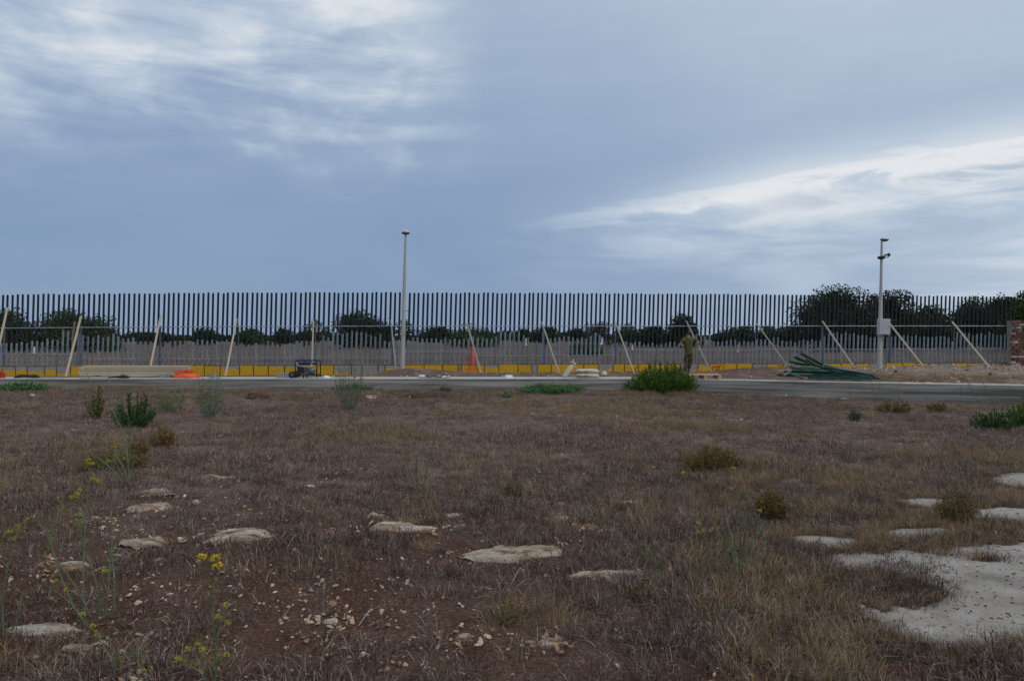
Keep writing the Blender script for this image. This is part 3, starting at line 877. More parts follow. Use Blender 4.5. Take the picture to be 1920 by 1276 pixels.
for (cx, cy, cz, r, yaw) in ((-0.08, -0.15, zc, 0.07, 0.5), (0.27, -0.08, zc + 0.13, 0.065, -0.5)):
    Mx = Matrix.Rotation(yaw, 3, 'Z') @ R90
    h = MB(); h.lathe([(0.0, -0.16), (r * .8, -0.15), (r, -0.10), (r, 0.12), (r * .9, 0.15), (0.0, 0.15)], 12, (cx, cy, cz), 0, Mx)
    co = h.build('camera', M_cam, lp, True)
    l2 = MB(); l2.lathe([(0.0, 0.153), (r * .55, 0.153), (r * .6, 0.15)], 10, (cx, cy, cz), 0, Mx)
    l2.build('lens', M_lampd, co, True)
mb = MB(); mb.tube([(0.26, -0.06, zc + 0.03), (0.27, -0.08, zc + 0.09)], 0.012); mb.tube([(-0.03, -0.05, zc), (-0.06, -0.1, zc)], 0.02); mb.build('camera_mount', M_cam, lp)
mb = MB(); mb.lathe([(0.0, -0.09), (0.05, -0.08), (0.055, 0.05), (0.0, 0.06)], 10, (0.17, -0.02, zc + 0.13), 0, R90); mb.build('floodlight', M_lampt, lp, True)
zb0, zb1 = lh(627), lh(597.5)
cab = MB(); cab.box((0.055, -0.19, (zb0 + zb1) / 2), (0.47, 0.20, zb1 - zb0)); co = cab.build('cabinet', M_cab, lp)
d = MB(); d.box((0.055, -0.297, (zb0 + zb1) / 2), (0.43, 0.012, zb1 - zb0 - 0.05)); dd = d.build('cabinet_door', M_cab, lp)
d = MB(); d.box((0.22, -0.307, (zb0 + zb1) / 2), (0.02, 0.012, 0.09)); d.build('latch', M_lampd, dd)
lp.rotation_euler = (0, 0.016, 0)

# ------------------------------------------------------------------ brick wall at the right edge
bk = thing('brick_wall', 'ruined red brick wall end at the right edge of the photo', 'wall', P(1899, 694, 36.9), FROT)
K = 36.9 / F
hW = (694 - 600) * K
mb = MB(); mb.box((1.6, 0.22, hW / 2 - 0.35), (3.18, 0.36, hW + 0.64)); mb.build('core', M_brickw, bk)
rk = random.Random(9)
bmesh_ = []
for i in range(6):
    m2 = MB(); m2.box((0, 0, 0), (0.255, 0.09, 0.115)); me = m2.mesh('brick', M_brickw if i == 5 else M_brick)
    for v in me.vertices:
        v.co += Vector((rk.uniform(-.012, .012), rk.uniform(-.012, .012), rk.uniform(-.01, .01)))
    bmesh_.append(me)
nc = int((hW + 0.3) / 0.137)
for r in range(nc):
    z = hW - 0.065 - r * 0.137
    for c_ in range(12):
        x = 0.13 + c_ * 0.275 + (0.0 if r % 2 else -0.11)
        if rk.random() < 0.07 or x > 3.15:
            continue
        o = link('brick', bmesh_[5 if (r < 3 and rk.random() < .45) or rk.random() < .12 else rk.randrange(5)], bk)
        o.location = (x, 0.02 + rk.uniform(-.02, .02), z); o.rotation_euler = (0, rk.uniform(-.03, .03), rk.uniform(-.04, .04))
st = thing('stake', 'short pale stake leaning in front of the brick wall', 'stake', P(1913, 701, 31.0))
mb = MB(); mb.beam((0, 0, -0.1), (-0.05, 0, 0.42), 0.075, 0.05, up=(0, 1, 0)); mb.beam((-0.05, 0, 0.40), (-0.16, 0, 0.39), 0.05, 0.05); mb.build('post', M_pole, st)

# ------------------------------------------------------------------ things lying on the slab and the bank
def slab_pt(px, dy=0.45):
    for Z in np.arange(19, 26, 0.02):
        x = (px - 960) * Z / F
        if Z >= float(slab_y(x)) + dy:
            return Vector((x, Z, TOPZ + 0.004 if dy <= 1.0 else float(wz(x, Z))))
# plank stack
c0 = slab_pt(157, 0.95)
rl = random.Random(21)
pl_w = 0.15; pl_t = 0.043
planks = []
for lay in range(6):
    for row in range(2):
        L_ = 3.28 + rl.uniform(-.06, .05) - 0.02 * lay + (0.06 if row else 0)
        x0 = c0.x + 0.05 + rl.uniform(-.05, .05) + (0.05 if lay > 3 else 0)
        y0 = c0.y - 0.30 + row * 0.165
        z0 = TOPZ + 0.06 + lay * (pl_t + 0.007)
        o = thing('plank', 'long pale timber plank in the neat stack on the low wall', 'plank', (x0, y0, z0), rl.uniform(-.003, .003), 'planks in the stack on the low wall')
        mb = MB(); mb.box((L_ / 2, 0, pl_t / 2), (L_, pl_w, pl_t)); mb.build('board', M_plank, o)
for k, xx in enumerate((0.5, 2.7)):
    o = thing('bearer', 'short timber bearer under the plank stack', 'bearer', (c0.x + xx, c0.y - 0.22, TOPZ + 0.004), 0, 'bearers under the plank stack')
    mb = MB(); mb.box((0, 0, 0.027), (0.09, 0.42, 0.054)); mb.build('block', M_woodb, o)
def loose(label, a, b, wd, th, m, name='plank', cat='plank'):
    o = thing(name, label, cat, a)
    mb = MB(); mb.beam(Vector((0, 0, th / 2)), b - a + Vector((0, 0, th / 2)), wd, th); mb.build('board', m, o)
a = slab_pt(83, 0.25); b = slab_pt(292, 0.4); b.z += 0.05
loose('thin pale plank lying loose in front of the plank stack', slab_pt(150, 0.22), b, 0.10, 0.028, M_woodg)
loose('thin brown lath lying left of the plank stack', slab_pt(70, 0.4), slab_pt(152, 0.5), 0.06, 0.022, M_woodb, 'lath', 'lath')
c = slab_pt(306, 0.35)
o = thing('block', 'small grey concrete block between the plank stack and the orange net heap', 'block', c)
mb = MB(); mb.box((0, 0, 0.06), (0.19, 0.16, 0.12)); mb.box((0.15, 0.02, 0.05), (0.07, 0.13, 0.10)); mb.build('block', M_block, o)
# flat hose coil
c = slab_pt(50, 0.35)
o = thing('hose', 'dark coiled hose lying flat at the left end of the low wall', 'hose', c)
mb = MB()
for k in range(3):
    mb.tube([((0.36 - 0.05 * k) * math.cos(a), (0.17 - 0.03 * k) * math.sin(a), 0.03 + 0.022 * k + 0.012 * math.sin(3 * a)) for a in np.linspace(0, 2 * PI, 25)], 0.02, n=6)
mb.build('coil', M_black, o, True)
# tool bag
c = slab_pt(228, 0.2)
o = thing('tool_bag', 'small black tool bag lying in front of the plank stack', 'bag', c)
mb = MB()
mb.lathe([(0.0, 0.0), (0.13, 0.0), (0.16, 0.03), (0.13, 0.07), (0.05, 0.09), (0.0, 0.085)], 12, (0.05, 0, 0), 0, Matrix.Diagonal((1.15, 0.6, 1)))
mb.build('body', M_black, o, True)
mb = MB(); mb.tube([(-0.42, 0.02, 0.015), (-0.28, 0.0, 0.03), (-0.12, 0, 0.04)], 0.012, 0.03, 6); mb.tube([(0.0, -0.02, 0.085), (0.05, -0.02, 0.12), (0.10, -0.02, 0.085)], 0.01); mb.build('strap', M_black, o, True)
# orange net heap
def lump(name, label, cat, c, sx, sy, sz, m, part, seed, amp=0.35, n=22):
    o = thing(name, label, cat, c)
    mb = MB(); rings = 9
    for i in range(rings + 1):
        ph = PI / 2 * i / rings
        for j in range(n):
            a = 2 * PI * j / n
            r = math.cos(ph) ** 0.8
            k = 1 + amp * (float(fbm(math.cos(a) * 2.2 + seed + ph, math.sin(a) * 2.2 + ph * 2, 3, 3)) - 0.5)
            h = math.sin(ph) * (1 + amp * 1.2 * (float(fbm(math.cos(a) * 3 * r + seed, math.sin(a) * 3 * r, 5, 3)) - 0.5))
            mb.v.append((sx * r * math.cos(a) * k, sy * r * math.sin(a) * k, sz * h - 0.02))
    for i in range(rings):
        for j in range(n):
            q = i * n
            mb.f.append((q + j, q + (j + 1) % n, q + n + (j + 1) % n, q + n + j)); mb.mi.append(0)
    mb.build(part, m, o, True)
    return o
c = slab_pt(350, 0.4)
nh = lump('net_heap', 'bright orange heap of safety netting at the right end of the plank stack', 'netting', c, 0.40, 0.24, 0.155, M_orange, 'net', 3, 0.7, 30)
mb = MB()
for k in range(70):
    a0 = Vector((rl.uniform(-.3, .2), rl.uniform(-.15, .1), 0.05))
    mb.tube([a0, a0 + Vector((rl.uniform(-.08, .08), rl.uniform(-.05, .05), rl.uniform(.08, .22))), a0 + Vector((rl.uniform(-.15, .15), rl.uniform(-.08, .08), rl.uniform(.04, .20)))], 0.006, n=4)
mb.build('strands', M_orange, nh)
# red container on the left edge
c = slab_pt(-2, 0.3)
o = thing('fuel_can', 'red plastic container cut by the left edge of the photo', 'container', c)
mb = MB(); mb.box((0, 0, 0.075), (0.27, 0.18, 0.15)); mb.box((0, 0, 0.165), (0.20, 0.13, 0.03)); mb.build('body', M_red, o)
mb = MB(); mb.tube([(-0.07, 0, 0.175), (-0.05, 0, 0.22), (0.05, 0, 0.22), (0.07, 0, 0.175)], 0.014); mb.build('handle', M_red, o)
# blocks
c = slab_pt(399, 0.3); c.z = TOPZ + 0.004
o = thing('block', 'small pale block standing between the net heap and the thin prop', 'block', c)
mb = MB(); mb.box((0, 0, 0.065), (0.14, 0.14, 0.13)); mb.build('block', M_block, o)
c = slab_pt(531, 0.5)
o = thing('block', 'long grey concrete block lying left of the generator', 'block', c)
mb = MB(); mb.box((0, 0, 0.066), (0.36, 0.18, 0.132)); mb.build('block', M_block, o)

# generator
c = slab_pt(576, 0.45)
gen_ = thing('generator', 'portable generator with blue tank in a black tube frame on the low wall', 'generator', c)
K = c.y / F
def gp(px, py, dy=0.0): return Vector(((px - 576) * K, dy, (706.5 - py) * K))
for dy in (-0.22, 0.22):
    mb = MB(); mb.tube([gp(557.5, 706, dy), gp(557, 676, dy), gp(559, 674, dy), gp(595, 674.5, dy), gp(597.5, 678, dy), gp(597.5, 705, dy)], 0.017, n=8); mb.build('frame', M_black, gen_, True)
mb = MB()
for (x, y) in ((557.5, 703), (597.5, 703), (558, 675), (596, 675)):
    mb.tube([gp(x, y, -0.22), gp(x, y, 0.22)], 0.015)
mb.tube([gp(557, 701, -.2), gp(597, 701, -.2)], 0.015); mb.tube([gp(557, 701, .2), gp(597, 701, .2)], 0.015)
mb.build('cross_tubes', M_black, gen_)
mb = MB(); mb.box(gp(577, 679.2), (0.50, 0.36, 0.075)); tk = mb.build('fuel_tank', M_blue, gen_)
bv = tk.modifiers.new('bevel', 'BEVEL'); bv.width = 0.025; bv.segments = 3
mb = MB(); mb.lathe([(0.035, 0), (0.035, 0.03), (0.0, 0.032)], 12, gp(571, 677) + Vector((0, 0, 0.0))); mb.build('cap', M_black, tk)
mb = MB(); mb.tube([gp(560, 677.5, -.24), gp(565, 684, -.25), gp(574, 685.5, -.25), gp(585, 684, -.25), gp(592, 675, -.24)], 0.010, n=6); mb.build('cable', M_cab, gen_, True)
mb = MB(); mb.box(gp(566, 692, 0.0), (0.20, 0.30, 0.20)); mb.build('control_panel', M_cam, gen_)
mb = MB(); mb.box(gp(577, 694), (0.20, 0.30, 0.20))
for k in range(5):
    mb.box(gp(577, 688 + k * 3) + Vector((0, -0.157, 0)), (0.17, 0.02, 0.018))
mb.build('engine', M_engine, gen_)
mb = MB(); mb.lathe([(0.0, -0.02), (0.10, -0.02), (0.11, 0.0), (0.11, 0.14), (0.0, 0.14)], 16, gp(587, 693, -.05), 0, Matrix.Rotation(PI / 2, 3, 'X')); mb.build('alternator', M_engine, gen_, True)
for dy in (-0.25, 0.25):
    mb = MB(); mb.lathe([(0.045, -0.028), (0.092, -0.028), (0.10, -0.012), (0.10, 0.012), (0.092, 0.028), (0.045, 0.028)], 18, gp(551.8, 700.3, dy), 0, R90); wh = mb.build('wheel', M_black, gen_, True)
    mb = MB(); mb.lathe([(0.0, -0.02), (0.05, -0.02), (0.05, 0.02), (0.0, 0.02)], 12, gp(551.8, 700.3, dy), 0, R90); mb.build('rim', M_engine, wh)
mb = MB(); mb.tube([gp(551.8, 700.3, -.25), gp(551.8, 700.3, .25)], 0.012); mb.tube([gp(552, 700.3), gp(558, 701)], 0.014); mb.build('axle', M_black, gen_)
for dy in (-0.2, 0.2):
    mb = MB(); mb.box(gp(572, 704, dy), (0.035, 0.035, 0.10)); mb.build('foot', M_black, gen_)

# white rubble beside it, sheet, plastic
lump('plaster_heap', 'small white heap of rubble beside the right of the generator', 'rubble', slab_pt(611, 0.3), 0.13, 0.10, 0.085, M_white, 'heap', 8, 0.8)
c = slab_pt(814, 0.3)
sh = thing('plastic_sheet', 'white crumpled plastic sheet lying right of the round headed lamp post', 'sheet', c)
mb = MB(); nx_, ny_ = 22, 8
g = [[Vector((-0.48 + 0.95 * i / nx_, -0.16 + 0.32 * j / ny_ + 0.03 * math.sin(i), 0.012 + 0.085 * (float(fbm(i * 0.5, j * 0.6, 2, 3))) * (1.5 if i < 5 else 0.8))) for j in range(ny_ + 1)] for i in range(nx_ + 1)]
for i in range(nx_):
    for j in range(ny_):
        mb.face([g[i][j], g[i + 1][j], g[i + 1][j + 1], g[i][j + 1]])
mb.build('sheet', M_white, sh)
mb = MB(); mb.box((0.0, -0.14, 0.05), (0.52, 0.05, 0.035)); mb.build('grey_strip', M_cam, sh)
lump('plastic_bag', 'white plastic bag lying alone left of the grey prop', 'bag', slab_pt(953, 0.3), 0.14, 0.09, 0.10, M_white, 'bag', 15, 0.7)

# cement sacks
def sack(label, c, L_, Wd, H_, rx=0.0, ry=0.0, rz=0.0, seed=1, band=True):
    o = thing('cement_sack', label, 'sack', c)
    o.rotation_euler = (rx, ry, rz)
    mb = MB(); nu, nv = 16, 10
    for i in range(nu + 1):
        u = -1 + 2 * i / nu
        for j in range(nv):
            a = 2 * PI * j / nv
            cu = (1 - abs(u) ** 6) ** 0.35 if abs(u) < 1 else 0.0
            y = Wd / 2 * (abs(math.cos(a)) ** 0.5) * (1 if math.cos(a) > 0 else -1) * (0.80 + 0.2 * cu)
            z = H_ / 2 * (abs(math.sin(a)) ** 0.5) * (1 if math.sin(a) > 0 else -1) * (0.12 + 0.88 * cu)
            k = 1 + 0.10 * (float(fbm(u * 3 + seed, a * 1.5, 6, 3)) - 0.5)
            mb.v.append((L_ / 2 * u, y, z * k + H_ / 2))
    for i in range(nu):
        for j in range(nv):
            q = i * nv
            mb.f.append((q + j, q + (j + 1) % nv, q + nv + (j + 1) % nv, q + nv + j)); mb.mi.append(0)
    mb.f.append(tuple(range(nv))[::-1]); mb.mi.append(0)
    mb.f.append(tuple(nu * nv + j for j in range(nv))); mb.mi.append(0)
    b = mb.build('paper_bag', M_sack, o, True)
    if band:
        m2 = MB(); m2.box((-0.10, -Wd / 2 - 0.002, H_ * 0.47), (0.46, 0.006, H_ * 0.26)); m2.build('print_band', M_sackband, o)
    return o
c = slab_pt(1101, 0.40)
sack('lower cement sack of the flat pair on the low wall', c, 0.70, 0.42, 0.135, seed=1)
sack('upper cement sack of the flat pair on the low wall', c + Vector((0.0, 0.01, 0.128)), 0.70, 0.40, 0.135, rz=0.02, seed=5)
c = slab_pt(1070, 0.48)
ls = sack('opened cement sack leaning against the flat pair of sacks', c + Vector((-0.02, 0, 0.14)), 0.46, 0.34, 0.15, ry=-0.98, seed=9, band=False)
mb = MB()
for k in range(14):
    p = Vector((0.20 + rl.uniform(-.02, .12), rl.uniform(-.12, .12), 0.07 + rl.uniform(-.06, .06)))
    mb.face([p, p + Vector((rl.uniform(.02, .1), rl.uniform(-.08, .08), rl.uniform(-.05, .08))), p + Vector((rl.uniform(.02, .1), rl.uniform(-.08, .08), rl.uniform(-.08, .08))), p + Vector((rl.uniform(-.05, .05), rl.uniform(-.08, .08), rl.uniform(-.05, .05)))])
mb.build('torn_paper', M_sack, ls)
ls2 = lump('rubble_sack', 'small pale bag lying on the dirt right of the cement sacks', 'bag', P(1133, 701, 27), 0.11, 0.09, 0.12, M_sack, 'bag', 30, 0.5)

# pallet
c = slab_pt(1318, 0.42); c.z = TOPZ + 0.004
pt = thing('pallet', 'small wooden pallet right of the big green bush at the person s feet'.replace(' s ', "'s "), 'pallet', c, 0.03)
for k in range(5):
    mb = MB(); mb.box((0, -0.26 + 0.13 * k, 0.121), (0.95, 0.09, 0.02)); mb.build('deck_board', M_pallet, pt)
for x in (-0.42, 0.0, 0.42):
    mb = MB(); mb.box((x, 0, 0.1), (0.09, 0.62, 0.018)); mb.build('stringer', M_pallet, pt)
    for y in (-0.25, 0.0, 0.25):
        mb = MB(); mb.box((x, y, 0.055), (0.09, 0.10, 0.072)); mb.build('block', M_pallet, pt)
    mb = MB(); mb.box((x, 0, 0.0095), (0.09, 0.62, 0.018)); mb.build('skid', M_pallet, pt)

# pile of green posts
GP = [(1503, 661, 1545, 684, 21.4, 22.6), (1492, 668, 1521, 681, 22.2, 22.9), (1512, 673, 1530, 685, 21.7, 22.3), (1482, 676, 1512, 681, 22.9, 23.2),
      (1491, 680, 1530, 683, 22.0, 22.4), (1529, 684, 1640, 702, 22.0, 21.6), (1545, 683, 1632, 704, 22.4, 21.8), (1530, 683, 1580, 700, 21.9, 21.7),
      (1478, 685, 1560, 697, 22.6, 22.0), (1482, 688, 1590, 703, 22.3, 21.8), (1500, 686, 1598, 698, 22.8, 22.3), (1486, 693, 1620, 699, 22.1, 21.7),
      (1470, 695, 1540, 697, 22.8, 22.6), (1458, 701, 1498, 702, 22.3, 22.5), (1470, 704, 1482, 695, 22.0, 22.5), (1483, 699, 1505, 708, 21.9, 21.6),
      (1498, 702, 1610, 701, 22.0, 21.7), (1515, 706, 1622, 708, 21.9, 21.4), (1542, 702, 1636, 707, 21.8, 21.4), (1562, 696, 1650, 708, 22.2, 21.6),
      (1600, 700, 1635, 709, 21.8, 21.3), (1500, 690, 1610, 706, 22.5, 21.7), (1520, 696, 1600, 704, 22.3, 21.9), (1575, 703, 1642, 705, 21.9, 21.6)]
for i, (x0, y0, x1, y1, Za, Zb) in enumerate(GP):
    a = P(x0, y0, Za); b = P(x1, y1, Zb)
    a.z = max(a.z, TOPZ + 0.04); b.z = max(b.z, TOPZ + 0.03)
    lab = 'green painted steel post in the tangled pile behind the low wall'
    gr = 'green posts in the tangled pile'
    if i == 0: lab, gr = 'green steel post sticking up highest out of the tangled pile', None
    if i == 13: lab, gr = 'short green post reaching out farthest left of the tangled pile', None
    o = thing('green_post', lab, 'post', b, 0, gr)
    mb = MB()
    up = (0, random.uniform(-.4, .4), 1)
    dv = a - b
    nrm = dv.cross(Vector(up)).normalized(); uz = nrm.cross(dv).normalized()
    mb.beam(dv, Vector((0, 0, 0)), 0.062, 0.010, up=up)
    mb.beam(dv + nrm * 0.031 - uz * 0.028, nrm * 0.031 - uz * 0.028, 0.010, 0.062, up=up)
    mb.build('angle_bar', M_green, o)
# brace foot painted green beside the pile
o = thing('green_post', 'green post lying against the foot of the grey prop left of the pile', 'post', P(1478, 687, 22.9))
mb = MB(); mb.beam(P(1463, 668, 24.2) - o.location, Vector((0, 0, 0)), 0.075, 0.012); mb.build('angle_bar', M_green, o)

# ------------------------------------------------------------------ person
def skin(name, verts, edges, rad, m, parent, sub=1, root=0):
    me = bpy.data.meshes.new(name)
    me.from_pydata([tuple(v) for v in verts], edges, [])
    o = bpy.data.objects.new(name, me); COL.objects.link(o)
    sk = o.modifiers.new('skin', 'SKIN'); sk.use_smooth_shade = True
    for i, d in enumerate(me.skin_vertices[0].data):
        r = rad[i]
        d.radius = (r, r) if isinstance(r, (int, float)) else r
        d.use_root = (i == root)
    ss = o.modifiers.new('sub', 'SUBSURF'); ss.levels = sub; ss.render_levels = sub
    dg = bpy.context.evaluated_depsgraph_get()
    me2 = bpy.data.meshes.new_from_object(o.evaluated_get(dg))
    bpy.data.objects.remove(o)
    me2.name = name
    me2.materials.clear(); me2.materials.append(m)
    me2.polygons.foreach_set('use_smooth', [True] * len(me2.polygons))
    ob = link(name, me2, parent)
    return ob
M_skin = mat('skin', [(0.40, 0.21, 0.15)], 8, 0.6)
M_hair = mat('dark_hair', [(0.018, 0.014, 0.012)], 20, 0.8)
M_shirt = mat('olive_shirt', [(0.3, (0.075, 0.085, 0.030)), (0.7, (0.105, 0.118, 0.045))], 6, 0.95, 0.01, 7)
M_camo = mat('camouflage', [(0.36, (0.035, 0.028, 0.020)), (0.44, (0.095, 0.075, 0.045)), (0.52, (0.055, 0.060, 0.028)), (0.60, (0.20, 0.165, 0.11))], 9.0, 0.95, detail=2)
M_camo.node_tree.nodes['Color Ramp'].color_ramp.interpolation = 'CONSTANT'
M_boot = mat('dark_boot', [(0.03, 0.026, 0.024)], 8, 0.6)
PZ = 33.9
pc = P(1290, 697.5, PZ)
pers = thing('person', 'person in olive T-shirt and camouflage trousers standing with hands on hips, seen from behind', 'person', (pc.x, pc.y, pc.z))
K = PZ / F
def pp(px, py, dy=0.0): return Vector(((px - 1290) * K, dy, (697.5 - py) * K))
pv = [pp(1291, 664.5), pp(1291, 657, .0), pp(1291, 649, -.01), pp(1291, 640, -.02), pp(1290.7, 634.5, -.01), pp(1290.5, 631.2, .015), pp(1290.4, 628.2, .03), pp(1290.4, 623.2, .035),
      pp(1282.2, 635.2, -.01), pp(1274.2, 645.3, -.10), pp(1283, 651.5, .03),              # left shoulder elbow wrist
      pp(1299.8, 635.0, -.01), pp(1309.3, 641.2, -.10), pp(1302.0, 652, .03),              # right
      pp(1286.6, 666.5), pp(1285.6, 680.5, .03), pp(1285.4, 694, -.01),                     # left leg
      pp(1295.2, 666.5), pp(1294.2, 680.5, .01), pp(1291.6, 694, .06)]                      # right leg
pe = [(0, 1), (1, 2), (2, 3), (3, 4), (4, 5), (5, 6), (6, 7), (3, 8), (8, 9), (9, 10), (3, 11), (11, 12), (12, 13), (0, 14), (14, 15), (15, 16), (0, 17), (17, 18), (18, 19)]
pr = [(.13, .10), (.135, .10), (.155, .11), (.17, .115), .075, .058, .078, .083, .062, .048, .034, .062, .048, .034, .088, .060, .042, .088, .060, .042]
# hands: palm and five fingers lying on the hips
for (wi, sx, base) in ((10, 1, pp(1283, 651.5, .03)), (13, -1, pp(1302.0, 652, .03))):
    palm = base + Vector((sx * 0.055, -0.01, -0.015))
    pi_ = len(pv); pv.append(palm); pr.append(.036); pe.append((wi, pi_))
    for q, (ln, oz) in enumerate(((.075, .030), (.085, .010), (.08, -.010), (.062, -.028))):
        k0 = len(pv)
        pv += [palm + Vector((sx * .045, -.01, oz)), palm + Vector((sx * (.045 + ln * .5), .0, oz * 1.2)), palm + Vector((sx * (.045 + ln), .02, oz * 1.25))]
        pr += [.010, .009, .008]; pe += [(pi_, k0), (k0, k0 + 1), (k0 + 1, k0 + 2)]
    k0 = len(pv)
    pv += [palm + Vector((sx * .005, .03, .032)), palm + Vector((sx * .03, .055, .05))]
    pr += [.012, .010]; pe += [(pi_, k0), (k0, k0 + 1)]
skin('body', pv, pe, pr, M_skin, pers, 1)
# T-shirt, trousers, boots, hair
sv_ = [pp(1291.2, 669.0), pp(1291.2, 661), pp(1291, 650), pp(1291, 641, -.015), pp(1290.8, 635.5, -.01), pp(1290.6, 632.6, .01), pp(1282.6, 635.8, -.01), pp(1276.6, 642.6, -.075), pp(1299.4, 635.6, -.01), pp(1307.0, 640.1, -.08)]
skin('shirt', sv_, [(0, 1), (1, 2), (2, 3), (3, 4), (4, 5), (3, 6), (6, 7), (3, 8), (8, 9)], [(.19, .14), (.185, .138), (.20, .145), (.205, .14), (.14, .10), (.075, .075), .105, .100, .105, .100], M_shirt, pers, 1)
tv = [pp(1291, 656.5), pp(1286.8, 668), pp(1285.6, 680.5, .02), pp(1285.4, 693.6, -.01), pp(1295.4, 668), pp(1294.4, 680.5, .01), pp(1291.8, 692.5, .05)]
skin('trousers', tv, [(0, 1), (1, 2), (2, 3), (0, 4), (4, 5), (5, 6)], [(.165, .125), .130, .098, .082, .130, .098, .082], M_camo, pers, 1)
for (x, dy) in ((1285.4, -.01), (1291.8, .06)):
    skin('boot', [pp(x, 692.5, dy), pp(x, 695.2, dy), pp(x, 695.7, dy + .10), pp(x, 696.0, dy + .19)], [(0, 1), (1, 2), (2, 3)], [.058, .062, (.05, .042), (.042, .034)], M_boot, pers, 1)
skin('hair', [pp(1290.4, 628.4, .005), pp(1290.4, 625.5, .005), pp(1290.4, 622.6, .03)], [(0, 1), (1, 2)], [.068, .088, .085], M_hair, pers, 1)
for sx in (-1, 1):
    skin('ear', [pp(1290.4 + sx * 3.4, 627.6, .035), pp(1290.4 + sx * 3.7, 625.6, .03)], [(0, 1)], [.014, .02], M_skin, pers, 1)
skin('nose', [pp(1290.4, 626.6, .115), pp(1290.4, 627.4, .135)], [(0, 1)], [.012, .016], M_skin, pers, 1)
skin('mouth', [pp(1289.6, 629.3, .108), pp(1291.2, 629.3, .108)], [(0, 1)], [.007, .007], mat('lips', [(0.30, 0.12, 0.10)], 8, 0.6), pers, 1)
for sx in (-1, 1):
    skin('eye', [pp(1290.4 + sx * 1.35, 625.3, .105), pp(1290.4 + sx * 1.6, 625.3, .104)], [(0, 1)], [.009, .009], M_white, pers, 1)

# ------------------------------------------------------------------ trees beyond the fence
def tree(px0, px1, yt, Z, kind, label, group=None, dens=1.0, ybot=None, seed=0, lift=0.12):
    rg = np.random.default_rng(seed + 100)
    cx = ((px0 + px1) / 2 - 960) * Z / F
    zb = float(gz(cx, Z))
    top = EYE + (HOR - yt) * Z / F
    H_ = top - zb
    Wd = (px1 - px0) * Z / F
    root = thing('bush' if (kind == 2 and H_ < 3) else 'tree', label, 'bush' if (kind == 2 and H_ < 3) else 'tree', (cx, Z, zb), 0, group)
    n_l = max(9, int(10 + Wd * 1.2))
    lobes = []
    for i in range(n_l):
        a = rg.uniform(-1, 1)
        hx = a * Wd * 0.36
        hy = rg.uniform(-1, 1) * Wd * 0.30
        prof = math.sqrt(max(0.05, 1 - (a * 0.85) ** 2))
        hz = H_ * (lift + rg.uniform(0.10, 0.78 - lift * .3) * prof + 0.02)
        r = (0.23 + 0.10 * rg.random()) * min(Wd, H_ * 1.4)
        if kind == 1: r *= 0.74
        r = min(r, (H_ - hz) * 0.95 + 0.12 * H_)
        lobes.append((hx, hy, hz, r, r * rg.uniform(.65, .9)))
    if kind != 1:
        for a in (-0.34, -0.12, 0.12, 0.34):
            lobes.append((a * Wd, 0, H_ * 0.20, 0.24 * Wd * 0.8, H_ * 0.26))
    if kind != 1:
        lobes.append((0, 0, H_ * 0.42, Wd * 0.46, H_ * 0.44)); lobes.append((-.03 * Wd, 0, H_ * 0.55, Wd * 0.36, H_ * 0.40))
    else:
        lobes.append((-.1 * Wd, 0, H_ * 0.45, Wd * 0.30, H_ * 0.42))
    lobes.append((0.0, 0, H_ * 0.62, min(Wd, H_) * 0.34, H_ * 0.36))
    px = Z / 782.0
    ls = max(0.10, 1.55 * px)
    area = Wd * H_
    n = int(np.clip(dens * (13.0 if kind != 1 else 6.5) * area / (ls * ls), 200, 30000))
    pr_ = np.array([q[3] ** 2 for q in lobes]); pr_ /= pr_.sum()
    idx = rg.choice(len(lobes), n, p=pr_)
    LB = np.array(lobes)[idx]
    d = rg.normal(size=(n, 3)); d /= np.linalg.norm(d, axis=1)[:, None]
    r = rg.random(n) ** 0.42 * (1 + 0.07 * rg.normal(size=n))
    c = np.stack([LB[:, 0] + d[:, 0] * LB[:, 3] * r, LB[:, 1] + d[:, 1] * LB[:, 3] * r, LB[:, 2] + d[:, 2] * LB[:, 4] * r], 1)
    keep = (c[:, 2] > 0.03 * H_) & (c[:, 2] < H_ * 1.02) & (np.abs(c[:, 0]) < Wd * 0.52)
    if kind == 1:
        keep &= vn(c[:, 0] * 2.2 / max(.6, Wd * .12) + seed, c[:, 2] * 2.2 / max(.6, Wd * .12), 3) > 0.36
    c = c[keep]; n = len(c)
    lo_, hi_ = np.percentile(c[:, 0], [1.5, 98.5]); c[:, 0] = (c[:, 0] - (lo_ + hi_) / 2) * Wd / max(.1, hi_ - lo_)
    c[:, 2] *= H_ / np.percentile(c[:, 2], 99.5)
    a = rg.normal(size=(n, 3)); a /= np.linalg.norm(a, axis=1)[:, None]
    b = np.cross(a, rg.normal(size=(n, 3))); b /= np.linalg.norm(b, axis=1)[:, None]
    s1 = (ls * (1.4 if kind != 1 else 1.1) * rg.uniform(.5, 1.15, n))[:, None]; s2 = s1 * rg.uniform(.45, .85, n)[:, None]
    v = np.stack([c - a * s1 * .6, c - b * s2 * .6, c + a * s1 * .6, c + b * s2 * .6], 1).reshape(-1, 3)
    f = np.arange(4 * n).reshape(-1, 4)
    link('crown', np_mesh('crown', v, f, M_tree[kind]), root)
    tm = MB()
    r0 = max(0.05, 0.028 * H_)
    tm.tube([(0, 0, -0.1), (0.02 * Wd, 0, H_ * .25), (-0.02 * Wd, 0, H_ * .62)], r0, r0 * .5, 6)
    for q in lobes[:5]:
        z0 = H_ * rg.uniform(.15, .35)
        tm.tube([(0, 0, z0), (q[0] * .5, q[1] * .5, (z0 + q[2]) * .55), (q[0], q[1], q[2])], r0 * .5, r0 * .2, 5)
    tm.build('trunk', M_bark, root, True)
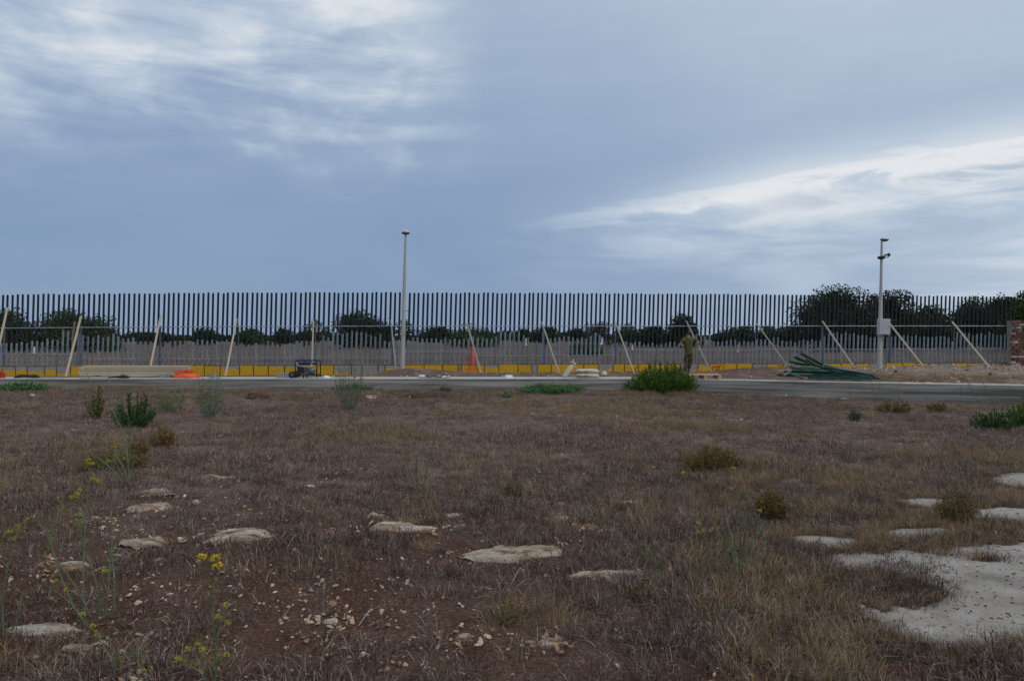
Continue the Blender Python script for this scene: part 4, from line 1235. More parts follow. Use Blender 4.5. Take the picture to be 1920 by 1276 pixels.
TR = [
    (-60, 62, 579, 84, 0, 'dark leafy tree at the left edge behind the fence', 1.0),
    (78, 196, 584, 86, 2, 'large bushy green tree behind the two props at the left', 1.1),
    (180, 226, 618, 88, 2, 'lower bush adjoining the right side of the large left tree', 1.0),
    (365, 408, 616, 150, 0, 'small dark round tree seen between the plank stack and the thin prop', 1.0),
    (446, 496, 616, 150, 2, 'broad low tree just right of the thin prop', 1.0),
    (514, 548, 616, 160, 0, 'small dark round tree left of the generator', 1.0),
    (563, 618, 600, 130, 1, 'open pine like tree with gaps standing above the generator'.replace('pine like', 'pine-like'), 1.0),
    (634, 722, 587, 98, 0, 'big dark round tree left of the round headed lamp post', 1.25),
    (715, 738, 612, 100, 0, 'small dark bush beside the big round tree', 1.0),
    (738, 782, 600, 120, 1, 'open airy tree right behind the round headed lamp post', 1.0),
    (785, 846, 612, 170, 0, 'distant dark tree clump right of the round headed lamp post', 1.0),
    (842, 932, 616, 108, 2, 'wide green bushy tree behind the orange netting', 1.0),
    (965, 996, 616, 190, 0, 'small distant dark tree left of the grey prop by the sacks', 1.0),
    (994, 1046, 614, 170, 0, 'dark tree behind the grey prop by the sacks', 1.0),
    (1060, 1106, 616, 180, 0, 'dark low tree above the cement sacks', 1.0),
    (1096, 1144, 604, 120, 3, 'greyish half bare tree above the cement sacks', 0.6),
    (1072, 1128, 640, 62, 2, 'low green bush close behind the fence above the cement sacks', 1.0),
    (1150, 1206, 608, 110, 2, 'light leafy tree above the left of the big bush', 0.7),
    (1196, 1262, 612, 105, 0, 'dark spreading tree left of the person', 1.2),
    (1248, 1306, 590, 100, 0, 'tall dark tree directly behind the person', 1.2),
    (1300, 1320, 630, 105, 0, 'small dark bush right of the tall tree behind the person', 1.0),
    (1344, 1422, 612, 110, 0, 'dark tree right of the person', 1.1),
    (1418, 1462, 612, 110, 2, 'green tree beside the prop left of the green post pile', 1.0),
    (1456, 1514, 608, 105, 0, 'dark bushes at the left foot of the largest tree', 1.0),
    (1500, 1642, 543, 74, 0, 'largest dark dense tree rising above the fence left of the cabinet', 1.5),
    (1600, 1700, 552, 78, 0, 'tall dark tree with an airy right side behind the cabinet post', 1.7),
    (1696, 1792, 575, 82, 0, 'rounded dark tree between the two broad pale props', 1.3),
    (1785, 1872, 564, 84, 0, 'dark irregular tree behind the prop nearest the brick wall', 1.6),
    (1845, 1910, 560, 80, 0, 'dense dark tree beside the brick wall', 1.3),
    (1892, 1990, 548, 70, 2, 'tall green tree rising above the brick wall', 1.2),
]
for i, (a, b, yt, Z, k, lab, dn) in enumerate(TR):
    tree(a, b, yt, Z, k, lab, None, dn, None, i, 0.26 if k == 1 else 0.06)
rt = random.Random(31)
x = -220
i = 0
while x < 2150:
    wpx = rt.uniform(36, 90)
    tree(x, x + wpx, rt.uniform(620, 630), rt.uniform(235, 330), 0, 'low dark tree of the distant treeline along the horizon', 'low dark trees of the distant treeline', 1.0, None, 200 + i, 0.02)
    x += wpx * rt.uniform(0.6, 0.9); i += 1

# ------------------------------------------------------------------ scatter by geometry nodes
SRC = {}
def source(name, meshes):
    c = bpy.data.collections.new(name)
    for i, me in enumerate(meshes):
        o = bpy.data.objects.new('%s_%02d' % (name, i), me)
        c.objects.link(o)
    SRC[name] = c
    return c
def scatter(name, coll, pos, rot, scl, idx, kind='stuff'):
    me = bpy.data.meshes.new(name)
    me.from_pydata(pos.tolist(), [], [])
    for nm, typ, arr in (('rot', 'FLOAT_VECTOR', rot), ('scl', 'FLOAT_VECTOR', scl)):
        at = me.attributes.new(nm, typ, 'POINT'); at.data.foreach_set('vector', arr.astype(np.float32).ravel())
    at = me.attributes.new('idx', 'INT', 'POINT'); at.data.foreach_set('value', idx.astype(np.int32))
    o = link(name, me)
    ng = bpy.data.node_groups.new('scatter_' + name, 'GeometryNodeTree')
    ng.interface.new_socket('Geometry', in_out='INPUT', socket_type='NodeSocketGeometry')
    ng.interface.new_socket('Geometry', in_out='OUTPUT', socket_type='NodeSocketGeometry')
    N = ng.nodes; Lk = ng.links
    gi = N.new('NodeGroupInput'); go = N.new('NodeGroupOutput')
    ci = N.new('GeometryNodeCollectionInfo'); ci.inputs[0].default_value = coll
    ci.inputs['Separate Children'].default_value = True; ci.inputs['Reset Children'].default_value = True
    ip = N.new('GeometryNodeInstanceOnPoints'); ip.inputs['Pick Instance'].default_value = True
    def attr(nm, typ):
        q = N.new('GeometryNodeInputNamedAttribute'); q.data_type = typ; q.inputs['Name'].default_value = nm
        return q.outputs['Attribute']
    e2r = N.new('FunctionNodeEulerToRotation')
    Lk.new(attr('rot', 'FLOAT_VECTOR'), e2r.inputs[0]); Lk.new(e2r.outputs[0], ip.inputs['Rotation'])
    Lk.new(attr('scl', 'FLOAT_VECTOR'), ip.inputs['Scale']); Lk.new(attr('idx', 'INT'), ip.inputs['Instance Index'])
    Lk.new(gi.outputs[0], ip.inputs['Points']); Lk.new(ci.outputs[0], ip.inputs['Instance']); Lk.new(ip.outputs[0], go.inputs[0])
    md = o.modifiers.new('scatter', 'NODES'); md.node_group = ng
    tag(o, kind=kind)
    return o
def tuft(n, rad, hmin, hmax, lean, wd, mats, seed, flop=0.0):
    rg = np.random.default_rng(seed)
    V = []; Fc = []; mi = []
    for i in range(n):
        r = rad * math.sqrt(rg.random()); a = rg.random() * 2 * PI
        b = np.array([r * math.cos(a), r * math.sin(a), -0.01])
        h = rg.uniform(hmin, hmax)
        az = a + rg.normal() * 0.9
        ln = lean * rg.random()
        if rg.random() < flop: ln = rg.uniform(1.15, 1.57)
        d = np.array([math.cos(az), math.sin(az), 0])
        m1 = b + d * h * 0.45 * math.sin(ln * 0.6) + np.array([0, 0, h * 0.55 * math.cos(ln * 0.6)])
        tp = m1 + d * h * 0.6 * math.sin(min(1.55, ln * 1.4)) + np.array([0, 0, h * 0.5 * math.cos(min(1.55, ln * 1.4))])
        th = rg.random() * PI
        sd = np.array([math.cos(th), math.sin(th), 0.15]) * wd * rg.uniform(.6, 1.3) / 2
        k = len(V)
        V += [b - sd, b + sd, m1 - sd * .8, m1 + sd * .8, tp]
        Fc += [(k, k + 1, k + 3, k + 2), (k + 2, k + 3, k + 4)]
        q = rg.integers(0, len(mats)); mi += [q, q]
    me = bpy.data.meshes.new('tuft')
    me.from_pydata([tuple(p) for p in V], [], Fc)
    for q in mats: me.materials.append(q)
    me.polygons.foreach_set('material_index', mi)
    me.update()
    return me
def hull_stone(seed, flat=0.6, npt=16):
    rg = np.random.default_rng(seed)
    bm = bmesh.new()
    for i in range(npt):
        d = rg.normal(size=3); d /= np.linalg.norm(d)
        d = d * np.array([0.5, 0.38, 0.5 * flat]) * rg.uniform(.82, 1.0)
        bm.verts.new(tuple(d))
    r = bmesh.ops.convex_hull(bm, input=bm.verts[:])
    bmesh.ops.delete(bm, geom=[e for e in r['geom_interior'] if isinstance(e, bmesh.types.BMVert)], context='VERTS')
    me = bpy.data.meshes.new('stone')
    bm.to_mesh(me); bm.free()
    return me
STONES = []
for k in range(8):
    me = hull_stone(k, 0.45 + 0.05 * k, 18); me.materials.append(M_stone); STONES.append(me)
PEB = []
for k in range(6):
    me = hull_stone(40 + k, 0.6, 11); me.materials.append(M_pebble); PEB.append(me)

CRUMB = []
for k in range(3):
    me = hull_stone(60 + k, 0.6, 10); me.materials.append(M_dead); CRUMB.append(me)
source('dry_tufts', [tuft(58, 0.12, 0.03, 0.115, 1.3, 0.0036, [M_dry, M_dry, M_dry, M_dead, M_dead, M_pale], 1 + k, 0.5) for k in range(6)])
source('pale_tufts', [tuft(58, 0.13, 0.03, 0.11, 1.25, 0.0042, [M_dry2, M_dry2, M_dry2, M_dry, M_dead], 101 + k, 0.4) for k in range(5)])
source('straw_tufts', [tuft(52, 0.11, 0.06, 0.17, 1.0, 0.0036, [M_straw, M_straw, M_straw, M_dry, M_pale], 21 + k, 0.2) for k in range(5)])
source('dead_tufts', [tuft(46, 0.13, 0.03, 0.10, 1.3, 0.0040, [M_dead, M_dead, M_dry, M_dead], 41 + k, 0.55) for k in range(5)])
source('olive_tufts', [tuft(50, 0.10, 0.06, 0.18, 0.9, 0.006, [M_olive, M_olive, M_straw, M_dry], 61 + k, 0.1) for k in range(3)])
source('pebbles', PEB)
source('litter', [tuft(9, 0.10, 0.06, 0.18, 1.5, 0.0036, [M_pale, M_dry, M_dry], 81 + k, 0.97) for k in range(4)])

# rock outcrops (left, right, top and bottom rows in the photograph)
ROCKS = [
    (268, 313, 913, 925, .10, 'rounded pale rock at the back of the group of outcrops at the left'),
    (272, 292, 923, 931, .06, 'small pale rock on the left inside the group of outcrops'),
    (294, 326, 924, 933, .07, 'small pale rock on the right inside the group of outcrops'),
    (244, 325, 934, 962, .11, 'broad pale outcrop at the front of the group of outcrops'),
    (229, 325, 995, 1027, .08, 'two lobed white outcrop below the group of outcrops at the left'.replace('two lobed', 'two-lobed')),
    (380, 502, 985, 1021, .10, 'large tan outcrop right of the two-lobed white outcrop'),
    (372, 430, 887, 899, .06, 'low tan outcrop above the left group, with a row of stones beside it'),
    (678, 806, 970, 1000, .11, 'long tan outcrop with orange stains left of the centre'),
    (690, 712, 958, 968, .06, 'small pointed rock just behind the long tan outcrop'),
    (872, 1044, 1012, 1054, .12, 'largest pale outcrop near the centre of the field'),
    (1066, 1240, 1060, 1084, .07, 'long flat pale outcrop right of the largest outcrop'),
    (18, 148, 1160, 1192, .09, 'long white outcrop at the lower left edge of the field'),
    (92, 170, 1046, 1071, .08, 'tan outcrop above the long white outcrop at the left'),
    (120, 168, 1214, 1226, .06, 'small white outcrop below the long white outcrop'),
    (1036, 1068, 936, 949, .07, 'pale jagged stone standing alone right of centre'),
    (1164, 1190, 938, 944, .04, 'flat pale stone right of the jagged stone'),
    (832, 864, 956, 971, .06, 'pale stone above the largest outcrop'),
    (1036, 1070, 961, 975, .06, 'curved white stone half sunk in the grass right of centre'),
    (1084, 1124, 983, 992, .05, 'flat white stone below the curved white stone'),
    (97, 117, 859, 871, .12, 'white angular stone beside the olive weed patch at the left'),
    (164, 190, 963, 979, .08, 'pale stone left of the outcrop group, among tall stems'),
    (749, 774, 722, 731, .16, 'white pointed rock against the low wall'),
    (684, 708, 739, 749, .12, 'whitish curved stone in front of the low wall'),
    (1454, 1474, 734, 744, .16, 'pale lump of rock against the low wall right of the bush'),
    (1541, 1562, 737, 743, .08, 'flat white slab stone against the low wall'),
    (1578, 1586, 743, 750, .09, 'small tan stone in front of the low wall at the right'),
    (226, 254, 1266, 1276, .045, 'rounded tan stone at the bottom edge left of the yellow flowers'),
    (1012, 1050, 1201, 1216, .05, 'tan stone in the grass at the bottom centre'),
    (848, 892, 1178, 1204, .05, 'cluster of broken tan rock below the centre'),
    (600, 636, 1160, 1172, .05, 'flat white stone left of the lower centre'),
    (1040, 1060, 1015, 1020, .03, 'thin white stone flake near the largest outcrop'),
]
ROCKE = []
def rock(x0, x1, yt, yb, h, label, seed):
    cxp = (x0 + x1) / 2
    pb = G(cxp, yb); Zb = pb.y
    # the top row is the silhouette of the back edge, raised by part of the height
    Zt = (EYE - 0.6 * h - float(gz(pb.x, pb.y))) * F / max(8, (yt - HOR))
    Zt = max(Zt, Zb + 0.08)
    Zc = (Zb + Zt) / 2
    wd = (x1 - x0) * Zc / F; dp = Zt - Zb
    dp = min(dp, wd * 2.2)
    cx = (cxp - 960) * Zc / F
    o = thing('rock', label, 'rock', (cx, Zc, float(gz(cx, Zc))))
    rings, n = 26, 96
    mb = MB()
    hh = min(h * 0.48, 0.055)
    q, a = np.meshgrid(np.arange(rings + 1) / rings * 1.22, 2 * PI * np.arange(n) / n, indexing='ij')
    x = wd / 2 * q * np.cos(a); y = dp / 2 * q * np.sin(a)
    u_, v_ = x + seed * 3.7, y * 1.5 + seed * 2.3
    lo = fbm(u_ * 2.6, v_ * 3.2, 2, 4); nz = fbm(u_ * 10, v_ * 12, 6, 4)
    led = fbm(u_ * 2.2, v_ * 6.5, 9, 3)
    body = 1.0 - q ** 2.0 + (lo - 0.5) * 3.0
    tier = (body * 1.5 + (led - 0.5) * 2.6) * 2.0
    step = (np.floor(tier) + sst(tier % 1.0, 0.72, 1.0)) / 2.0
    z = hh * (np.clip(body, -1.2, 0.7) * 0.5 + np.clip(step, -0.5, 1.0) * 0.42 + (nz - 0.5) * 0.55) + 0.002
    z = z + gz(cx + x, Zc + y) - float(gz(cx, Zc))
    mb.v = np.stack([x.ravel(), y.ravel(), z.ravel()], 1).tolist()
    for i in range(rings):
        for j in range(n):
            q = i * n
            mb.f.append((q + j, q + (j + 1) % n, q + n + (j + 1) % n, q + n + j)); mb.mi.append(0)
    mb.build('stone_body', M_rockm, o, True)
    ROCKE.append((cx, Zc, wd / 2, dp / 2))
def rock_mat():
    m = bpy.data.materials.new('outcrop_limestone')
    m.use_nodes = True
    n = NT(m.node_tree)
    b = m.node_tree.nodes['Principled BSDF']
    pos = n.n('ShaderNodeNewGeometry').outputs['Position']
    a = n.noise(n.mapping(pos, (3.0, 7.0, 7.0)), 1.6, 8, 0.65, 0.3)
    f = n.noise(pos, 42.0, 5, 0.7)
    c = n.ramp(a, [(0.36, (0.13, 0.072, 0.042)), (0.43, (0.34, 0.225, 0.145)), (0.52, (0.52, 0.425, 0.335)), (0.66, (0.70, 0.64, 0.56))])
    c = n.mix(n.sm(f, 0.44, 0.34, 0.0, 0.8), c, (0.17, 0.11, 0.075))
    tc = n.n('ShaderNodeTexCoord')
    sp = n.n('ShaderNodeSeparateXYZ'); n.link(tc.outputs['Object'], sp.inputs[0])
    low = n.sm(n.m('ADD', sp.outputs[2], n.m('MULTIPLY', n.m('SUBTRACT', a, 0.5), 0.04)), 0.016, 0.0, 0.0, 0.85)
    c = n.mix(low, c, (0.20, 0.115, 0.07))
    n.link(c, b.inputs['Base Color'])
    b.inputs['Roughness'].default_value = 0.97
    b.inputs['Specular IOR Level'].default_value = 0.1
    bp = n.n('ShaderNodeBump'); bp.inputs['Distance'].default_value = 0.03
    n.link(n.m('ADD', f, n.m('MULTIPLY', a, 2.0)), bp.inputs['Height']); n.link(bp.outputs[0], b.inputs['Normal'])
    return m
M_rockm = rock_mat()
for i, r in enumerate(ROCKS):
    rock(*r, i + 1)

def rock_clear(x, y, grow=0.93):
    ok = np.ones(len(x), bool)
    for cx, cy, rx, ry in ROCKE:
        ok &= ((x - cx) / (rx * grow)) ** 2 + ((y - cy) / (ry * grow)) ** 2 > 1
    return ok
BARE = [(560, 985, 240, 30), (330, 1110, 210, 60), (620, 1130, 260, 70), (230, 985, 120, 25), (480, 1200, 240, 50), (1000, 1100, 160, 22), (110, 1060, 120, 30), (150, 800, 120, 8), (830, 1045, 130, 24), (620, 870, 160, 12), (700, 905, 200, 14), (860, 800, 130, 8), (960, 1130, 80, 14)]
BW = []
for px, py, rx, ry in BARE:
    c = G(px, py); c2 = G(px, min(1270, py + ry)); c3 = G(px, py - ry)
    BW.append((c.x, c.y, rx * c.y / F, (c3.y - c2.y) / 2 + 0.05))
def bare(x, y):
    v = np.zeros(len(x))
    for cx, cy, rx, ry in BW:
        v = np.maximum(v, np.exp(-(((x - cx) / rx) ** 2 + ((y - cy) / ry) ** 2) * 1.1))
    return v
STRAWP = [(1480, 1110, 130, 55), (1740, 1018, 80, 18), (1640, 960, 170, 30), (1560, 890, 170, 30), (1450, 1190, 200, 70), (1780, 1250, 300, 30), (1330, 1150, 90, 30), (1080, 770, 160, 12), (1280, 805, 100, 10), (1850, 870, 150, 20), (1890, 945, 90, 10), (1890, 995, 90, 10), (60, 860, 70, 30), (1620, 1240, 160, 40), (700, 820, 120, 10)]
SW = []
for px, py, rx, ry in STRAWP:
    c = G(px, py); c2 = G(px, min(1275, py + ry)); c3 = G(px, py - ry)
    SW.append((c.x, c.y, rx * c.y / F, (c3.y - c2.y) / 2 + 0.05))
def straw(x, y):
    v = np.zeros(len(x))
    for cx, cy, rx, ry in SW:
        v = np.maximum(v, np.exp(-(((x - cx) / rx) ** 2 + ((y - cy) / ry) ** 2)))
    return v
def field_pts(n, ymin=2.9, ymax=23.0, power=1.0, seed=0):
    rg = np.random.default_rng(seed)
    y = (rg.random(n) * (ymax ** power - ymin ** power) + ymin ** power) ** (1 / power)
    x = (rg.random(n) * 2 - 1) * (0.655 * y * 1.22 + 0.5)
    ok = y < slab_y(x) - 0.08
    return x[ok], y[ok], rg
def on_pad(x, y):
    m = np.zeros(len(x), bool)
    for poly, amp in PADW: m |= pad_depth(np.asarray(x), np.asarray(y), poly, amp) > 0.03
    return m
def do_scatter(name, src, x, y, rg, s0, s1, zf=gz, tilt=0.15, nvar=6, hs=1.0):
    n = len(x)
    s = rg.uniform(s0, s1, n) * (0.62 + 0.8 * fbm(x * 0.8 + 31, y * 0.8, 13, 3))
    pos = np.stack([x, y, zf(x, y)], 1)
    rot = np.stack([rg.normal(0, tilt, n), rg.normal(0, tilt, n), rg.uniform(0, 2 * PI, n)], 1)
    scl = np.stack([s, s, s * hs * rg.uniform(.8, 1.2, n)], 1)
    return scatter(name, SRC[src], pos, rot, scl, rg.integers(0, nvar, n))

x, y, rg = field_pts(46000, power=1.55, seed=1)
b = bare(x, y); cl = fbm(x * 0.9, y * 0.9, 10, 4); pad = on_pad(x, y)
p = np.clip(0.40 + 3.2 * (cl - 0.46), 0.06, 1) * (0.30 + 0.9 * sst(fbm(x * 0.30 + 3, y * 0.45 + 8, 2, 4), 0.36, 0.54)) * (1 - 0.82 * b)
k = (rg.random(len(x)) < p) & ~pad & rock_clear(x, y)
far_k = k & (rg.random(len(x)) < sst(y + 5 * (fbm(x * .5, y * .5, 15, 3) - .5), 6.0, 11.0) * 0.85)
near_k = k & ~far_k
do_scatter('dry_grass', 'dry_tufts', x[near_k], y[near_k], rg, 0.5, 1.25)
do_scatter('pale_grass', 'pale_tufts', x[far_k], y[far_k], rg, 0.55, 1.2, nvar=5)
x, y, rg = field_pts(34000, power=1.5, seed=2)
st_ = straw(x, y); cl = fbm(x * 1.3 + 5, y * 1.3, 11, 4)
p = np.clip(st_ * 1.6 * np.clip((cl - 0.28) * 2.8, 0, 1) + 0.30 * sst(cl, 0.50, 0.64) * (0.5 + 0.5 * sst(x, -2, 3)), 0, 1) * (1 - 0.9 * bare(x, y))
k = (rg.random(len(x)) < p) & ~on_pad(x, y) & rock_clear(x, y)
do_scatter('straw_grass', 'straw_tufts', x[k], y[k], rg, 0.5, 1.05, nvar=5)
x, y, rg = field_pts(20000, power=1.4, seed=3)
cl = fbm(x * 1.1 + 50, y * 1.1, 12, 4)
p = np.clip(0.25 + 1.8 * (cl - 0.45), 0.02, 1) * (1 - 0.55 * bare(x, y)) * (1 - 0.75 * sst(y, 7, 12))
k = (rg.random(len(x)) < p) & ~on_pad(x, y) & rock_clear(x, y)
do_scatter('dead_weeds', 'dead_tufts', x[k], y[k], rg, 0.6, 1.2, nvar=5)
x, y, rg = field_pts(7000, power=1.2, ymax=14, seed=4)
k = (rg.random(len(x)) < 0.55) & ~on_pad(x, y) & rock_clear(x, y)
do_scatter('fallen_stalks', 'litter', x[k], y[k], rg, 0.6, 1.2, nvar=4)
# weeds that grow in the hollow of the pavement and along its edges
def px_pts(cx, cy, rx, ry, n, seed):
    rg = np.random.default_rng(seed)
    a = rg.uniform(0, 2 * PI, n); r = np.sqrt(rg.random(n))
    q = [flat_g(cx + rx * rr * math.cos(t_), cy + ry * rr * math.sin(t_)) for t_, rr in zip(a, r)]
    return np.array([v.x for v in q]), np.array([v.y for v in q]), rg
X_, Y_ = [], []
for (cx, cy, rx, ry, n, sd_) in ((1715, 1095, 72, 34, 150, 1), (1730, 1125, 45, 18, 70, 2), (1680, 1065, 50, 14, 40, 3), (1660, 1112, 40, 8, 30, 4)):
    a, b, rg = px_pts(cx, cy, rx, ry, n, sd_); X_.append(a); Y_.append(b)
x = np.concatenate(X_); y = np.concatenate(Y_)
do_scatter('pavement_weeds', 'dead_tufts', x, y, rg, 0.35, 0.85, nvar=5)
X_, Y_ = [], []
for poly, amp in PADW:
    rg = np.random.default_rng(3)
    n = 5000
    xx = rg.uniform(poly[:, 0].min() - .4, poly[:, 0].max() + .4, n); yy = rg.uniform(poly[:, 1].min() - .4, poly[:, 1].max() + .4, n)
    d = pad_depth(xx, yy, poly, amp)
    k = (d < 0.05) & (d > -0.14) & (rg.random(n) < (0.6 if amp > .3 else 0.25))
    X_.append(xx[k]); Y_.append(yy[k])
x = np.concatenate(X_); y = np.concatenate(Y_)
k = rg.random(len(x)) < 0.6
do_scatter('edge_grass', 'straw_tufts', x[k], y[k], rg, 0.25, 0.62, nvar=5)
do_scatter('edge_weeds', 'dead_tufts', x[~k], y[~k], rg, 0.4, 0.8, nvar=5)
# leaf litter and crumbs lying on the pavement
rg = np.random.default_rng(8)
n = 5200
xx = rg.uniform(1.5, 6.5, n); yy = rg.uniform(3.6, 9.2, n)
k = on_pad(xx, yy); xx, yy = xx[k], yy[k]
q = 0.010 + 0.016 * rg.random(len(xx)) ** 3
scatter('crumbs', source('crumb_src', CRUMB), np.stack([xx, yy, -0.0067 * xx + 0.017], 1), np.stack([0 * xx, 0 * xx, rg.uniform(0, 6.28, len(xx))], 1), np.stack([q * 1.4, q, q * .6], 1), rg.integers(0, 3, len(xx)))
# pebbles
x, y, rg = field_pts(46000, power=1.30, seed=6)
b = bare(x, y); cl = fbm(x * 2.3, y * 2.3, 13, 3)
p = np.clip(0.05 + 1.25 * b * sst(cl, .42, .62) + 0.25 * sst(cl, .58, .75), 0, 1) * np.where(on_pad(x, y), 0.25, 1)
k = (rg.random(len(x)) < p)
xk, yk = x[k], y[k]
n = len(xk)
s = 0.011 + 0.044 * rg.random(n) ** 4
pos = np.stack([xk, yk, gz(xk, yk) + s * 0.22 + np.where(on_pad(xk, yk), 0.022, 0)], 1)
rot = np.stack([rg.normal(0, .3, n), rg.normal(0, .3, n), rg.uniform(0, 6.28, n)], 1)
scatter('gravel', SRC['pebbles'], pos, rot, np.stack([s * 1.2, s, s], 1), rg.integers(0, 6, n))
rg = np.random.default_rng(91)
XX, YY = [], []
for (cx, cy, rx, ry) in ROCKE:
    n = int(26 + 60 * rx)
    a = rg.uniform(0, 2 * PI, n); q = rg.normal(1.05, 0.28, n)
    XX.append(cx + (rx + .05) * q * np.cos(a)); YY.append(cy + (ry + .05) * q * np.sin(a))
xk = np.concatenate(XX); yk = np.concatenate(YY); n = len(xk)
s = 0.012 + 0.05 * rg.random(n) ** 3
scatter('outcrop_gravel', SRC['pebbles'], np.stack([xk, yk, gz(xk, yk) + s * .2], 1), np.stack([rg.normal(0, .3, n), rg.normal(0, .3, n), rg.uniform(0, 6.28, n)], 1), np.stack([s * 1.3, s, s * .8], 1), rg.integers(0, 6, n))
# clods and rubble on the bank
rg = np.random.default_rng(77)
n = 9000
x = rg.uniform(-7, 26, n); yy0 = slab_y(x) + 0.45; yy1 = FC + FS * x - 0.2
y = yy0 + (yy1 - yy0) * rg.random(n)
k = rg.random(n) < np.clip(0.25 + 0.9 * sst(x, 8, 16) + 0.8 * (fbm(x, y, 4, 3) - .5), 0.1, 1)
x, y = x[k], y[k]; n = len(x)
s = (0.03 + 0.10 * rg.random(n) ** 3) * (1 + 0.7 * sst(x, 10, 14))
pos = np.stack([x, y, wz(x, y) + s * 0.1], 1)
scatter('rubble', SRC['pebbles'], pos, np.stack([rg.normal(0, .4, n), rg.normal(0, .4, n), rg.uniform(0, 6.28, n)], 1), np.stack([s * 1.2, s, s * .8], 1), rg.integers(0, 6, n))
# spoil along the top of the base wall
n = 1300
t_ = rg.uniform(T0, T1, n); of = rg.uniform(-0.15, 0.03, n)
pos = np.stack([t_, FC + FS * t_ - of, np.full(n, 0.40)], 1); s = 0.03 + 0.07 * rg.random(n) ** 2
scatter('spoil', SRC['pebbles'], pos, np.stack([rg.normal(0, .4, n), rg.normal(0, .4, n), rg.uniform(0, 6.28, n)], 1), np.stack([s * 1.3, s, s * .7], 1), rg.integers(0, 6, n))
# dead grass gathered round the foot of the big bush and along the walls
rg = np.random.default_rng(19)
n = 700
x = rg.uniform(-15, 12.5, n); y = slab_y(x) - np.abs(rg.normal(0, 0.14, n)) - 0.03
k = fbm(x * .6, y, 3, 3) > 0.50
do_scatter('wall_foot_grass', 'straw_tufts', x[k], y[k], rg, 0.5, 1.2, nvar=5)
n = 170
x = 3.95 + rg.normal(0, .75, n); y = 22.3 + rg.normal(0, .22, n)
do_scatter('bush_foot_grass', 'straw_tufts', x, y, rg, 0.7, 1.5, nvar=5)
# dry grass on the bank at the right
n = 2600
x = rg.uniform(9, 24, n); y = slab_y(x) + 0.55 + rg.random(n) ** 1.3 * 6
k = fbm(x, y, 14, 3) > 0.47
do_scatter('bank_grass', 'straw_tufts', x[k], y[k], rg, 0.5, 1.1, wz, nvar=5)
# far field beyond the fence: dry scrub
n = 5000
y = 38 + 60 * rg.random(n) ** 1.5; x = rg.uniform(-1, 1, n) * (0.75 * y)
do_scatter('far_scrub', 'straw_tufts', x, y, rg, 1.0, 2.6, gz, nvar=5)

# loose stones lying on the field, each an object
rs = np.random.default_rng(55)
STP = [(244, 1109, 11), (240, 1120, 14), (318, 1117, 12), (302, 1102, 10), (318, 1097, 9), (258, 1079, 10), (219, 1044, 14), (395, 1078, 8), (283, 1190, 10), (233, 1222, 8), (276, 1225, 11), (535, 1163, 16), (527, 1171, 9), (626, 1167, 18), (680, 1231, 16), (695, 1210, 9), (736, 1245, 13), (754, 1050, 11), (715, 1050, 8), (628, 1102, 15), (649, 1139, 11), (655, 1149, 9), (551, 1033, 10), (803, 1145, 8), (861, 1134, 9), (830, 1122, 9), (588, 1190, 9), (866, 1172, 9), (1310, 1036, 14), (1350, 1053, 9), (1088, 1017, 11), (1156, 1184, 11), (1157, 1252, 18), (1340, 1268, 12), (1616, 1141, 15), (1695, 1081, 8), (1774, 1065, 9), (1813, 1066, 8), (1866, 1180, 9), (1692, 1084, 7), (1785, 1267, 9), (264, 996, 12), (320, 990, 9), (150, 957, 9), (345, 932, 10), (422, 935, 9), (367, 945, 15), (540, 872, 9), (541, 916, 11), (605, 881, 10), (652, 882, 9), (582, 917, 20), (660, 929, 11), (1012, 888, 9), (868, 987, 9), (898, 1002, 11), (412, 820, 10), (60, 744, 12), (395, 850, 8), (393, 845, 7), (62, 970, 9), (60, 792, 7), (110, 878, 10), (72, 886, 9), (1688, 833, 7), (1646, 845, 7), (1000, 779, 11), (1158, 781, 8), (1185, 789, 7), (1331, 793, 7), (1310, 773, 7), (1390, 788, 7), (1280, 822, 6), (1326, 834, 7), (1095, 890, 7), (470, 1040, 10), (512, 1077, 9), (510, 1099, 9), (515, 1112, 9), (550, 1073, 10), (600, 1048, 9), (596, 1084, 10), (540, 1140, 10), (580, 1157, 9), (450, 1119, 10), (478, 1146, 9), (440, 1146, 9), (430, 1101, 9), (310, 1220, 10), (65, 1235, 12), (545, 1260, 10), (575, 1265, 9), (588, 1265, 9), (460, 1272, 10), (1270, 1016, 8), (1175, 966, 7), (845, 1202, 10), (1560, 985, 10), (1625, 990, 9), (1020, 1225, 8), (1475, 745, 12), (1445, 742, 8), (1500, 745, 9), (1515, 738, 8), (768, 746, 8), (640, 775, 7)]
for i in range(120):
    px = rs.uniform(30, 1000); py = 960 + 300 * rs.random()
    STP.append((px, py, rs.uniform(5.5, 9)))
